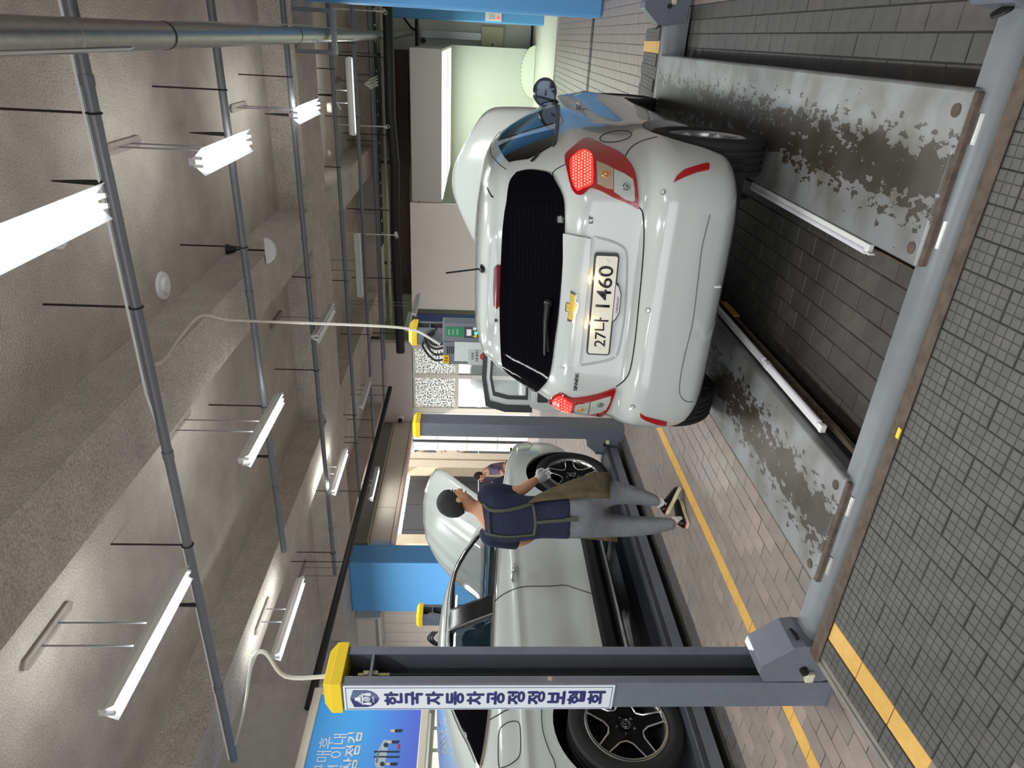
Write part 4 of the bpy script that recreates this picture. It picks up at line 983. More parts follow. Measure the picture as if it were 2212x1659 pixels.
# sill cladding, side step and dark underside
c0 = hm.hit(1259, 1164)[0]; c1 = hm.hit(1295.7, 1395)[0]; zt = (c0.z + c1.z) / 2
xo = MX + .965
clad = MB(); Pc = [(-.05, zt + .0), (.0, zt + .004), (.012, zt - .03), (.012, zt - .10), (-.02, zt - .14), (-.1, zt - .14), (-.1, zt)]
clad.prism([(xo - .015 + a, b) for a, b in Pc], lambda a, b, t: (a, t, b), MY + 1.5, MY + 3.52); clad.build('sill_cladding', trim_black, merc, bevel=.004)
MB().prism([(xo - .06, zt - .145), (xo + .055, zt - .15), (xo + .065, zt - .165), (xo + .055, zt - .185), (xo - .06, zt - .19)], lambda a, b, t: (a, t, b), MY + 1.52, MY + 3.5).build('side_step', trim_black, merc, bevel=.005)
MB().tube([(xo + .062, MY + 1.53, zt - .163), (xo + .062, MY + 3.49, zt - .163)], .008, 8).build('step_chrome', chrome, merc, smooth=True)
# far door mirror, seat backs and steering wheel seen through the windows
MB().ball((MX - 1.0, MY + 3.35, MZ + 1.28), .11, .06, .085, 16, 10).build('mirror_housing', car_white, merc, smooth=True)
for sx_ in (-.42, .42):
    for cy, h0 in ((2.25, 1.34), (1.35, 1.3)):
        st_ = MB(); st_.ball((MX + sx_, MY + cy, MZ + h0 - .2), .24, .1, .24, 14, 10); st_.ball((MX + sx_, MY + cy - .02, MZ + h0 + .08), .13, .055, .10, 12, 8); st_.build('seat_back', trim_black, merc, smooth=True)
MB().ring((MX + .0 - .4, MY + 2.95, MZ + 1.12), (0, -.9, .4), .19, .017, 28, 8).build('steering_wheel', trim_black, merc, smooth=True)
MB().box(MX - .8, MX + .8, MY + 3.1, MY + 3.6, MZ + 1.22, MZ + 1.28).build('dashboard', trim_black, merc, bevel=.02)
# raised bonnet and headlamp
bonnet(merc, MX, MY + 3.68, MZ + 1.27, .71, .74, 1.0, math.radians(42), .085, ((.62, .022), (.32, .012)), nose=.10, th=.03, rnd=.16)
hm.patch([(1098, 962), (1120, 958), (1145, 956), (1150, 962), (1140, 972), (1115, 978), (1100, 975)], 'head_lamp', clear_lens, merc, off=.006, thick=.012, step=4)
MB().box(MX - .8, MX + .8, MY + 3.7, MY + 4.7, MZ + 1.0, MZ + 1.02).build('engine_bay', trim_black, merc)
# ------------------------------------------------------------------ pipes and fittings under the ceiling
ZP = 3.95
def pipe(label, Y, x0, xend, r=.035, hang=(), drops=(), z=ZP, name='sprinkler_pipe', m=None):
    x1 = xend; t = thing(name, label, 'pipe', ((x0 + x1) / 2, Y, z)); m = m or pipe_m
    MB().cyl((x0, Y, z), (x1, Y, z), r, 14).build('pipe_run', m, t, smooth=True)
    n = max(1, int(abs(x1 - x0) / 2.2))
    for i in range(n): a = x0 + (x1 - x0) * (i + .6) / n; MB().cyl((a - .03, Y, z), (a + .03, Y, z), r + .006, 14).build('coupling', m, t, smooth=True)
    for y in hang:
        px = onY(700, y, Y).x
        # column of the picture decides only where along the pipe the rod sits
        h = MB(); h.cyl((px, Y, z + r), (px, Y, ZC if not (10.06 < Y < 11.3) else ZB), .008, 6); h.ring((px, Y, z), (1, 0, 0), r + .006, .006, 16, 5); h.build('hanger', dark_metal, t)
    for y in drops:
        px = onY(700, y, Y).x; d = MB(); d.cyl((px, Y, z + r), (px, Y, z + .14), .018, 8, .016); d.cyl((px, Y, z + .14), (px, Y, z + .34), .016, 8, .005); d.build('sprinkler_head', dark_metal, t, smooth=True)
    return t
p1 = pipe('grey sprinkler pipe nearest the camera with a white cable along it', 4.37, 1.2, onY(498, 1640, 4.37).x, .036, (268, 676, 1180), (415, 1308))
MB().tube([(1.2, 4.37, ZP + .05), (-2.4, 4.36, ZP + .055), (-2.9, 4.42, ZP + .03), (-3.3, 4.40, ZP + .05), (onY(498, 1640, 4.37).x, 4.37, ZP + .05)], .011, 6).build('cable', white_p, p1, smooth=True)
pipe('grey sprinkler pipe second from the camera, ending at a lamp', 6.6, 1.4, -5.8, .035, (205, 540, 880), (300, 988))
pipe('grey sprinkler pipe third from the camera before the cross beam', 8.98, 1.4, onY(727, 1240, 8.98).x, .034, (170, 600, 800, 1060, 1193), (252,))
pipe('grey sprinkler pipe just beyond the first cross beam', 11.62, 1.2, onY(777, 1078, 11.62).x, .034, (148, 360, 605, 895, 955), (205,))
pipe('grey sprinkler pipe second beyond the first cross beam', 13.75, 1.2, onY(810, 973, 13.75).x, .033, (90, 250, 720, 905), ())
pipe('pale twin sprinkler pipe third beyond the first cross beam', 15.75, 1.2, onY(838, 880, 15.75).x, .034, (110, 300, 830), ())
pipe('thin pale pipe close behind the twin pipe', 16.1, 1.2, onY(836, 776, 16.1).x, .026, (), ())
pipe('pale pipe behind the green cable ladder', 17.5, 1.2, -7.3, .04, (), (), z=3.93, m=mat('pale_pipe', (176, 172, 164), .5))
# dark insulated main, steel beam and thin pipes in the deep part
du = thing('insulated_main', 'thick black insulated pipe across the far bay', 'pipe', (-3, 15.4, 3.5))
MB().tube([(1.2, 15.4, 3.52), (-1.6, 15.4, 3.52), (-2.6, 15.4, 3.46), (-4.2, 15.4, 3.5), (-7.1, 15.4, 3.45)], .105, 14).build('insulation', black_m, du, smooth=True)
for x in (-.5, -2, -3.6, -5.2, -6.6): MB().cyl((x, 15.4, 3.55), (x, 15.4, ZC), .01, 6).build('hanger', dark_metal, du)
gd = thing('steel_girder', 'brown steel girder crossing the deep bay above the booth', 'girder', (-3.9, 20.45, 3.7))
MB().box(-7.352, -.45, 20.3, 20.6, 3.6, 3.62).box(-7.352, -.45, 20.3, 20.6, 3.93, 3.95).box(-7.352, -.45, 20.44, 20.46, 3.62, 3.93).build('girder_beam', mat('brown_girder', (92, 76, 70), .7, noise=.15), gd)
for x in (-.6, -3.4, -6.4): MB().box(x - .04, x + .04, 20.42, 20.48, 3.95, ZC).build('hanger', MATS['brown_girder'], gd)
t2 = pipe('thin dark pipe above the booth canopy', 22.2, 1.2, -7.3, .05, (120, 240, 330, 480), (), z=3.5, m=dark_metal)
# cable ladder
cl = thing('cable_ladder', 'dark green cable ladder across the ceiling beyond the beam', 'cable ladder', (-2, 16.4, 3.96))
gm_ = mat('ladder_green', (34, 58, 48), .5)
MB().box(1.2, -4.7, 16.28, 16.31, 3.92, 4.02).build('side_rail', gm_, cl); MB().box(1.2, -4.7, 16.56, 16.59, 3.92, 4.02).build('side_rail', gm_, cl)
for i in range(20): MB().box(1.0 - i * .3, .96 - i * .3, 16.31, 16.56, 3.93, 3.95).build('rung', alu, cl)
for x in (.6, -.9, -2.4, -3.9): MB().cyl((x, 16.3, 4.0), (x, 16.3, ZC), .008, 6).cyl((x, 16.57, 4.0), (x, 16.57, ZC), .008, 6).build('hanger', pipe_m, cl)['kind'] = 'stuff'
# silver duct running down the hall, with its bracket
sd = thing('silver_duct', 'long silver insulated duct running away under the ceiling on the right', 'duct', (-.1, 10, 3.75))
dk = lambda y: -.105 if y < 18 else -.105 + (y - 18) * .012
MB().tube([(dk(y), y, 3.75) for y in (1.8, 6, 10, 14, 18, 20, 22.9)], .083, 20).build('duct_run', galv, sd, smooth=True)
for y in (2.9, 3.9, 5.05, 6.9, 8.6, 9.4, 12.2, 14.1, 16.6, 19, 21): MB().cyl((dk(y) , y - .012, 3.75), (dk(y), y + .012, 3.75), .0855, 20).build('joint_band', dark_metal if y in (5.05, 8.6) else galv, sd, smooth=True)
MB().tube([(-.16, 1.8, 3.69), (-.17, 4.4, 3.685), (-.02, 5.4, 3.83), (.0, 9, 3.84), (-.02, 12.4, 3.8)], .007, 6).build('cable', white_p, sd, smooth=True)
ub = thing('pipe_bracket', 'grey U shaped steel bracket hung below the cross beam round the silver duct', 'bracket', (-.06, 10.1, ZB))
MB().box(.16, .21, 10.07, 10.19, 3.63, ZB).build('leg', steel, ub); MB().box(-.33, -.28, 10.07, 10.19, 3.63, ZB).build('leg', steel, ub); MB().box(-.33, .21, 10.07, 10.19, 3.58, 3.635).build('cross_bar', steel, ub)
# black pipe along the left wall
bp_ = thing('black_wall_pipe', 'black insulated pipe running along above the shutter', 'pipe', (-7.8, 11, 3.65))
a_ = onZ(843, 838, 3.65); b_ = onZ(706, 1375, 3.65); d_ = (b_ - a_)
MB().tube([a_, a_ + d_ * .5, b_, b_ + d_ * .15], .055, 12).build('insulation', black_m, bp_, smooth=True)
for f in (.05, .3, .55, .8):
    q = a_ + d_ * f; MB().cyl(q + Vector((0, 0, .05)), (q.x, q.y, ZC), .007, 6).build('hanger', dark_metal, bp_)
# white conduit climbing from the control post
q0 = Vector((-2.60, 6.12, 2.33))
P = [Vector((-2.66, 5.97, 2.0)), Vector((-2.60, 5.98, 2.1)), Vector((-2.545, 6.02, 2.24)), Vector((-2.525, 6.05, 2.5)), Vector((-2.525, 6.08, 3.3)), Vector((-2.525, 6.1, 3.98)), onZ(437, 681, 4.1), onZ(395, 720, 4.07), onZ(352, 778, 4.03), Vector((onY(335, 793, 4.39).x, 4.4, ZP + .04))]
cn = MB().tube(smoothpts(P, 6), .0125, 10).build('conduit', mat('ivory_conduit', (206, 204, 192), .4), None, smooth=True)
tag(cn, 'ivory conduit rising from the control box to the nearest ceiling pipe', 'conduit')
P = [Vector((-2.62, 2.15, 2.316)), Vector((-2.62, 2.15, 2.5)), onY(575, 1411, 2.15), onY(549, 1416, 2.2), onY(540, 1450, 2.5), onY(527, 1535, 3.5), onY(508, 1608, 4.28)]
tag(MB().tube(smoothpts(P, 5), .0095, 8).build('conduit', MATS['ivory_conduit'], None, smooth=True), 'ivory conduit from the foreground lift post cap to the nearest ceiling pipe', 'conduit')
# fixtures on the slab
def disc_fix(name, label, cat, p, r, h, m, cone=True):
    t = thing(name, label, cat, p)
    MB().cyl((p[0], p[1], p[2]), (p[0], p[1], p[2] - h * .5), r, 28, r * .93).build('base', m, t, smooth=True)
    MB().cyl((p[0], p[1], p[2] - h * .5), (p[0], p[1], p[2] - h), r * .62, 24, r * .5).build('grille', m, t, smooth=True)
q = onZ(350, 617, ZC); disc_fix('ceiling_speaker', 'round white ceiling speaker beside the longitudinal beam', 'speaker', q, .13, .05, white_p)
q = onZ(124, 520, ZC); disc_fix('smoke_detector', 'white smoke detector near the large twin lamp', 'detector', q, .06, .05, white_p)
q = onZ(709, 331, ZC); disc_fix('smoke_detector', 'small white detector in the shaded ceiling bay beyond the cross beam', 'detector', q, .06, .05, white_p)
q = onZ(490, 538, ZC); e = onY(585, 545, q.y)
t = thing('emergency_lamp', 'white half round emergency lamp hung on a rod beside the beam', 'lamp', (q.x, q.y, e.z))
MB().cyl((q.x, q.y, e.z + .06), q, .011, 8).build('hanger_rod', dark_metal, t); MB().cyl((q.x, q.y, q.z - .1), q, .03, 10, .06).build('ceiling_cup', dark_metal, t, smooth=True)
Pm = [(.15 * math.cos(PI * k / 12), -.12 * math.sin(PI * k / 12)) for k in range(13)]
MB().prism(Pm, lambda a, b, c: (q.x + a, q.y + c, e.z + .06 + b), -.04, .04).build('lamp_body', white_p, t, bevel=.012)
def camera_fix(label, p, d):
    t = thing('security_camera', label, 'camera', p); d = Vector(d).normalized(); p = Vector(p)
    MB().cyl(p - d * .08, p + d * .08, .035, 14).build('camera_body', white_p, t, smooth=True); MB().cyl(p + d * .08, p + d * .084, .026, 14).build('lens', black_m, t); MB().cyl(p, (p.x, p.y, ZC), .012, 8).build('mount', white_p, t)
camera_fix('small white camera hanging at the far beam above the insulated main, right', onY(831, 25, 14.9), (-.3, -1, -.3)); camera_fix('small white camera hanging over the booth, in the middle', onY(836, 274, 15.1), (.2, -1, -.4)); camera_fix('small white camera hung left of the crosswise unlit lamp', onY(856, 508, 15.1), (-.6, -1, -.3))
q = onY(865, 905, 16.45); t = thing('dome_camera', 'white dome camera on the wall above the shutter corner', 'camera', q)
MB().cyl(q + Vector((0, .05, 0)), q - Vector((0, .06, 0)), .1, 18, .09).build('camera_body', white_p, t, smooth=True); MB().ball(q - Vector((0, .08, 0)), .07, .06, .07, 14, 8).build('dome', black_m, t, smooth=True)
for a, b, c_, lb in ((712, 234, 9.9, 'left of'),):
    q = onZ(715, 233, 4.3); t = thing('sensor_head', 'beige detector with bent arm hung beside the crosswise lit lamp', 'sensor', q)
    MB().cyl((q.x, q.y, q.z), (q.x, q.y, q.z + .06), .08, 16).build('sensor_body', cream_panel, t, smooth=True); MB().tube([q + Vector((.06, 0, 0)), q + Vector((.08, 0, -.12)), q + Vector((-.02, 0, -.17))], .012, 8).build('arm', pipe_m, t, smooth=True); MB().cyl((q.x, q.y, q.z + .06), (q.x, q.y, ZC), .012, 8).build('stem', pipe_m, t)
# ------------------------------------------------------------------ deep hall: booth, panels, columns
def column(name, label, x0, x1, y0, y1, z1):
    t = thing(name, label, 'column', ((x0 + x1) / 2, (y0 + y1) / 2, 0)); MB().box(x0, x1, y0, y1, 0, z1).build('shaft', blue_m, t, bevel=.03, seg=2); return t
column('blue_pillar', 'blue painted column at the right edge of the picture', .30, 1.1, 10.62, 11.25, ZB)
c2 = column('blue_pillar', 'blue painted column behind the first one, next to the far tiled wall', .30, 1.1, 19.75, 20.4, 3.95)
MB().box(.33, 1.07, 19.78, 20.37, 0, .06).build('plinth', mat('dark_plinth', (70, 66, 60), .7), c2)
column('blue_pillar', 'large blue column left of the roller shutter behind the coupe', -11.17, -9.80, 10.82, 11.4, ZB)
q = onY(1065, 37, 19.7)
t = thing('call_point', 'white wall device with a red light on the second blue column', 'device', q); MB().box(q.x - .09, q.x + .12, 19.68, 19.75, q.z - .22, q.z + .2).build('device_body', white_p, t, bevel=.01)
MB().disc((q.x - .01, 19.68, q.z - .14), (0, -1, 0), .035, .02, 14).build('red_light', mat('red_pilot', (240, 60, 60), .3, emit=(255, 60, 60), estr=2), t, smooth=True); MB().box(q.x - .05, q.x + .06, 19.672, 19.68, q.z - .05, q.z + .1).build('label_plate', mat('pale_label', (200, 206, 214), .5), t)
t = thing('wall_cabinet', 'cream electrical cabinet on the far tiled wall', 'cabinet', (0, 23.4, 1.3)); MB().box(-.3, .25, 23.28, 23.46, .95, 1.63).build('cabinet_body', mat('cream_steel', (232, 228, 190), .5), t, bevel=.01); MB().box(-.28, .23, 23.268, 23.282, .97, 1.61).build('door', MATS['cream_steel'], t, bevel=.004); MB().box(-.26, -.22, 23.25, 23.268, 1.25, 1.31).build('handle', dark_metal, t)
t = thing('cable_trunking', 'galvanised cable trunking above the cream cabinet', 'trunking', (-.04, 23.4, 2.7)); MB().box(-.15, .06, 23.36, 23.47, 1.63, 3.6).build('trunking_body', galv, t, bevel=.004)
MB().tube([(.0, 23.4, 3.55), (.1, 23.2, 3.75), (.35, 22.4, 3.9)], .03, 8).build('cable', black_m, t, smooth=True)
P = [onY(x, y, 23.45) for x, y in ((908, 84), (916, 82), (921, 88), (917, 94), (909, 92))]; tag(MB().prism([(p.x, p.z) for p in P], lambda a, b, t: (a, t, b), 23.44, 23.488).build('rust_patch', rust_m), 'brown rusted plate left of the trunking high on the far tiled wall', 'plate')
# booth: lit recess with canopy, cream partition beside it
bt = thing('test_booth', 'white booth with deep canopy and glowing underside at the end of the lane', 'booth', (-2, 19, 0))
bw = mat('booth_white', (206, 208, 198), .7, noise=.02)
MB().box(-3.6, -.31, 16.4, 22.0, 2.50, 3.19).build('canopy', mat('booth_grey', (196, 190, 184), .7), bt); MB().box(-4.9, -.29, 22.0, 22.12, .03, 3.0).build('back_panel', bw, bt)
MB().box(-3.55, -.36, 16.5, 21.4, 2.47, 2.498).build('light_panel', mat('luminous_panel', (240, 255, 240), .5, emit=(232, 255, 232), estr=1.0), bt)
MB().box(-3.55, -.36, 18.9, 18.93, 2.455, 2.47).build('panel_joint', bw, bt)
l = area('booth_light', (-1.95, 19, 2.44), 3.0, 4.6, 125, (.90, 1.0, .88)); l.parent = bt; l.location = l.location - Vector((-2, 19, 0))
ar = MB(); Pp = [( -.9 + .72 * math.cos(PI * k / 20), .02 + .40 * math.sin(PI * k / 20)) for k in range(21)]
ar.prism(Pp, lambda a, b, c: (a, c, b + .02), 21.9, 21.98); ab = ar.build('floor_apron', mat('apron_white', (232, 238, 222), .5), bt)
sm_ = MB()
for k in range(1, 20): sm_.ball((Pp[k][0], 21.885, Pp[k][1] + .02), .012, .008, .012, 6, 4)
sm_.build('apron_rivets', dark_metal, ab)['kind'] = 'stuff'
cp_ = MB().box(-6.31, -3.62, 16.36, 16.42, 0, 3.24).build('partition', cream_panel, None, bevel=.004); tag(cp_, 'large plain cream partition panel above the hatchback roof', 'partition')
# dark blue board behind the lift post, poster on the grey wall
tag(MB().box(-6.9, -6.42, 16.30, 16.34, .0, 3.1).build('blue_board', mat('navy_board', (30, 52, 100), .5)), 'dark blue board edge between cream partition and lift post', 'board')
pc = [onX(x, y, -7.33) for x, y in ((899, 718), (897, 741))]
ps = thing('blue_poster', 'small blue poster with white Korean lettering beside the control box', 'poster', (-7.33, 17.2, 2.6))
y0, y1 = sorted((pc[0].y, pc[1].y)); MB().box(-7.349, -7.33, 16.8, 18.6, 2.15, 3.1).build('poster_sheet', mat('poster_blue', (58, 128, 196), .5), ps)
pw_ = mat('poster_white', (220, 230, 240), .5)
for s_, z in (('구매후', 2.95), ('1년 이내', 2.75), ('무상점검', 2.52)): text(s_, pw_, ps, (-7.329, 17.55, z), (0, 1, 0), (0, 0, 1), h=.12, ex=.001, bold=.01, name='poster_lettering')
# windows of the back wall, speckled film on the upper panes
win = thing('window_1', '', 'window'); del win['label']; del win['category']; win['kind'] = 'structure'
fm = alu
for x0, x1 in ((-7.50, -7.36), (-8.36, -8.24), (-9.42, -9.28)): MB().box(x0, x1, 16.49, 16.6, 0, 3.27).build('mullion', fm, win, bevel=.004)
for z0, z1 in ((3.2, 3.28), (2.02, 2.12), (.0, .1)): MB().box(-9.3, -7.45, 16.5, 16.59, z0, z1).build('transom', fm, win, bevel=.004)
def film():
    m = bpy.data.materials.new('speckled_film'); m.use_nodes = True; nt = m.node_tree; b = nt.nodes['Principled BSDF']; L = nt.links
    tc = nt.nodes.new('ShaderNodeTexCoord'); n = nt.nodes.new('ShaderNodeTexNoise'); n.inputs['Scale'].default_value = 26; n.inputs['Detail'].default_value = 1.5; L.new(tc.outputs['Object'], n.inputs['Vector'])
    r = nt.nodes.new('ShaderNodeValToRGB'); e = r.color_ramp.elements; e[0].position = .45; e[0].color = lin((80, 86, 78)) + (1,); e[1].position = .51; e[1].color = lin((246, 246, 238)) + (1,)
    L.new(n.outputs['Fac'], r.inputs['Fac']); L.new(r.outputs['Color'], b.inputs['Base Color']); L.new(r.outputs['Color'], b.inputs['Emission Color']); b.inputs['Emission Strength'].default_value = .55; b.inputs['Roughness'].default_value = .5  # emission stands in for daylight behind the film
    return m
fl_ = film()
for x0, x1 in ((-8.24, -7.5), (-9.28, -8.36)):
    MB().box(x0, x1, 16.54, 16.55, 2.12, 3.2).build('film_pane', fl_, win); MB().box(x0, x1, 16.54, 16.55, .1, 2.02).build('pane', cg, win)
# roller shutter opening of the left wall
sh = thing('shutter_box', 'long cream roller shutter box above the bright left opening', 'shutter', (-9.85, 14, 3.5))
sc = mat('shutter_cream', (200, 188, 172), .6, noise=.03)
yy = [11.5, 12.6, 13.8, 15.1, 16.48]
for i in range(4): MB().box(-9.99, -9.74, yy[i] + .006, yy[i + 1] - .006, 3.33, 3.77).build('cover_panel', sc, sh, bevel=.006)
MB().box(-10.0, -9.72, 11.45, 16.49, 3.24, 3.315).build('guide_lintel', mat('lintel_pink', (214, 192, 178), .6), sh, bevel=.006); MB().box(-10.0, -9.77, 11.45, 16.49, 3.79, 3.83).build('top_rail', sc, sh)
# outside: dark facade with beige braced frame
ex = thing('outside_building', 'dark panelled building with beige steel frame outside the left opening', 'building', (-15, 20, 0))
ztop = 3.9
pd = mat('dark_facade_panel', (74, 72, 76), .6)
for i in range(8):
    for j in range(3): MB().box(-15.2, -15.0, 15.4 + i * 1.4 + .01, 16.8 + i * 1.4 - .01, j * 1.3 + .01, j * 1.3 + 1.29).build('facade_panel', pd, ex)
be = mat('beige_steel', (214, 194, 164), .6, noise=.06)
def ycol(y): return onX(950, y, -14.4).y
for a, b in ((987, 1000), (1003, 1019), (1165, 1185)): y0, y1 = sorted((ycol(a), ycol(b))); MB().box(-14.6, -14.2, y0, y1, 0, 4.6).build('steel_column', be, ex, bevel=.01)
y0, y1 = sorted((ycol(966), ycol(988)))
for z0, z1 in ((3.15, 2.35), (1.55, 2.35), (3.1, 3.9)): MB().tube([(-14.4, y1 + .1, z0), (-14.4, y0 - .05, z1)], .09, 6).build('brace', be, ex)
for z0 in (2.75, 4.0): MB().box(-14.5, -14.3, 15.5, 26, z0, z0 + .18).build('beam', be, ex)
MB().prism([(y0 - .05, 2.0), (y1, 2.35), (y0 - .05, 2.7)], lambda a, b, t: (t, a, b), -14.42, -14.3).build('gusset', be, ex)
# white van seen through the lower panes
HV = Hull([(.3, .75, .2, 4.4, 8), (.5, .84, .05, 4.6, 8), (.9, .86, 0, 4.65, 7), (1.0, .84, .05, 4.3, 7), (1.4, .76, .25, 3.9, 6), (1.7, .68, .5, 3.5, 5), (1.78, .5, .8, 3.2, 4)], 30, 80, 0, 0, 0)
vn = thing('van', 'white van parked outside the window, blurred by the glass', 'van', (-9.75, 17.6, 0))
HV.mb.build('body', car_white, vn, smooth='all', local=True)
for x in (.9, 3.7):
    for s in (-.8, .8): MB().cyl((s * .82, x, .32), (s * 1.0, x, .32), .31, 24).build('wheel', tyre_m, vn, local=True, smooth=True)
MB().box(.60, .80, 1.4, 2.4, 1.08, 1.5).box(.60, .80, 2.5, 3.3, 1.08, 1.5).build('side_windows', tint, vn, local=True, bevel=.03)
# ------------------------------------------------------------------ left bay fittings
t = thing('wall_unit', 'white box shaped unit high on the tiled wall left of the blue pillar', 'unit', (-12, 11.2, 3.9)); MB().box(-12.5, -11.5, 10.95, 11.38, 3.55, 4.1).build('case', mat('unit_white', (214, 208, 202), .5), t, bevel=.02); MB().box(-12.46, -11.54, 10.94, 10.952, 3.68, 4.06).build('front_cover', MATS['unit_white'], t, bevel=.004)
MB().box(-12.46, -11.54, 10.937, 10.951, 3.60, 3.66).build('air_outlet', mat('outlet_grey', (150, 146, 142), .6), t)
# blue lit hoarding with Korean lettering on the side wall
bb = thing('hoarding', 'blue printed hoarding with white Korean lettering in a metal frame', 'hoarding', (-7.7, 5, 2.85))
def grad():
    m = bpy.data.materials.new('printed_gradient'); m.use_nodes = True; nt = m.node_tree; b = nt.nodes['Principled BSDF']; L = nt.links
    tc = nt.nodes.new('ShaderNodeTexCoord'); s = nt.nodes.new('ShaderNodeSeparateXYZ'); L.new(tc.outputs['Generated'], s.inputs[0]); r = nt.nodes.new('ShaderNodeValToRGB'); e = r.color_ramp.elements
    e[0].position = .0; e[0].color = lin((78, 92, 186)) + (1,); e[1].position = .55; e[1].color = lin((52, 140, 206)) + (1,); L.new(s.outputs[2], r.inputs['Fac']); L.new(r.outputs['Color'], b.inputs['Base Color']); L.new(r.outputs['Color'], b.inputs['Emission Color']); b.inputs['Emission Strength'].default_value = .35; b.inputs['Roughness'].default_value = .5
    return m
BY0, BY1, BZ0, BZ1 = 3.4, 6.02, 2.22, 3.52
MB().box(-7.78, -7.70, BY0, BY1, BZ0, BZ1).build('printed_face', grad(), bb)
for a in ((BY0 - .05, BY1 + .1, BZ1, BZ1 + .11), (BY0 - .05, BY1 + .1, BZ0 - .1, BZ0), (BY1, BY1 + .1, BZ0, BZ1)): MB().box(-7.8, -7.66, a[0], a[1], a[2], a[3]).build('metal_frame', alu, bb, bevel=.01)
wm = mat('print_white2', (226, 236, 244), .5)
def onb(x, y): return onX(x, y, -7.695)
for s_, px, h_, bd_ in (('구매후', (698, 1634), .17, .0), ('년 이내', (728, 1630), .17, .0), ('무상점검', (759, 1638), .18, .025)):
    p = onb(*px); text(s_, wm, bb, p, (0, 1, 0), (0, 0, 1), h=h_, ex=.002, bold=bd_, name='hoarding_lettering')
def flat(pts, m, nm, dx=0., par=None):
    P = [onb(670 + .1207 * a, 1459 + .1207 * b) for a, b in pts]
    return MB().prism([(p.y, p.z) for p in P], lambda a, b, t: (t, a, b), -7.70, -7.696 + dx).build(nm, m, par or bb)
gcar = mat('print_grey', (176, 190, 200), .5); gdk = mat('print_dark', (34, 42, 58), .5); gsk = mat('print_skin', (226, 190, 180), .5)
pc_ = flat([(1320, 1150), (1400, 1160), (1385, 1300), (1370, 1420), (1340, 1560), (1320, 1650), (1190, 1650), (1155, 1600), (1165, 1450), (1215, 1330), (1260, 1260), (1290, 1190)], gcar, 'printed_car')
flat([(1195, 1400), (1225, 1380), (1265, 1290), (1255, 1350), (1225, 1420), (1205, 1560), (1170, 1560)], mat('print_glass', (90, 110, 124), .5), 'car_glass', .002, pc_)
for c in ((1355, 1245), (1290, 1585)): flat([(c[0] + 42 * math.cos(a * .42), c[1] + 42 * math.sin(a * .42)) for a in range(15)], gdk, 'car_wheel', .003, pc_)
for y in (1362, 1455): flat([(1140, y - 14), (1600, y - 14), (1600, y + 14), (1140, y + 14)], gdk, 'printed_post', .001)
for hx, hy, s in ((1455, 990, 1), (1400, 1190, 1), (1370, 1585, -1)):
    flat([(hx, hy - 22), (hx + 70, hy - 28), (hx + 70, hy + 22), (hx, hy + 24), (hx - 26, hy)], gsk, 'printed_figure', .002); flat([(hx + 60, hy - 24), (hx + 200, hy - 26), (hx + 200, hy), (hx + 130, hy + 2), (hx + 190, hy + 22), (hx + 60, hy + 22)], gdk, 'printed_trousers', .002)
flat([(1560, 1230), (1610, 1225), (1615, 1310), (1570, 1315)], mat('print_red', (196, 44, 60), .5), 'printed_box', .002)
wl2 = thing('lit_windows', 'row of yellowish lit panes below the blue hoarding', 'window', (-7.9, 5, 1.9))
lp = mat('lit_pane', (250, 246, 214), .5, emit=(255, 250, 214), estr=.9)
MB().box(-7.98, -7.9, 3.0, 6.02, .9, 2.1).build('pane_frame', mat('sage_frame', (176, 184, 170), .6), wl2)
for y0, y1 in ((5.72, 6.0), (5.42, 5.66), (5.05, 5.36), (4.6, 4.98)): MB().box(-7.9, -7.89, y0, y1, 1.92, 2.05).build('pane', lp, wl2)
# ------------------------------------------------------------------ control boxes
def P5(x, y, Y=5.93): return onY(x, y, Y)
cb = thing('control_box', 'grey control box with green label, lit button and notices on the lift post', 'control box', (-2.8, 6.0, 1.6))
xl, xr = P5(1000, 788).x, P5(1000, 699).x; zt_ = P5(956, 740).z
MB().box(xr - .19, xr, 5.93, 6.082, 1.12, zt_).build('case', steel, cb, bevel=.008); MB().box(xl, xr - .194, 5.935, 6.09, 1.12, zt_ - .005).build('power_case', steel, cb, bevel=.008)
def lab(x0, x1, y0, y1, m, nm, d=.004, par=None):
    a, b = P5(x0, y0), P5(x1, y1); return MB().box(a.x, b.x, 5.93 - d, 5.936, a.z, b.z).build(nm, m, par or cb)
gl = lab(963.5, 1001, 706, 727, mat('green_label', (24, 128, 78), .5), 'green_label')
for i, s_ in enumerate(('리프트', '안전수칙', '확인')):
    p = P5(970 + i * 9, 717); text(s_, pw_, gl, (p.x, 5.925, p.z), (1, 0, 0), (0, 0, 1), w=.055, h=.018, ex=.0008, name='label_lettering')
lab(1003, 1045, 706, 731, steel_dk, 'switch_panel', .003); lab(1008, 1018, 711, 725, white_p, 'rating_plate', .005); lab(1022, 1029, 707, 713, white_p, 'small_label', .005)
p = P5(1028, 719); MB().disc((p.x, 5.93, p.z), (0, -1, 0), .014, .016, 16).build('lit_button', mat('green_pilot', (60, 240, 190), .3, emit=(60, 255, 190), estr=2.5), cb, smooth=True)
p = P5(1025, 726); MB().add([(p.x - .016, 5.925, p.z - .02), (p.x + .016, 5.925, p.z - .02), (p.x, 5.925, p.z + .02), (p.x - .016, 5.93, p.z - .02), (p.x + .016, 5.93, p.z - .02), (p.x, 5.93, p.z + .02)], [(0, 1, 2), (3, 5, 4), (0, 3, 4, 1), (1, 4, 5, 2), (2, 5, 3, 0)]).build('warning_triangle', yellow_cap, cb)
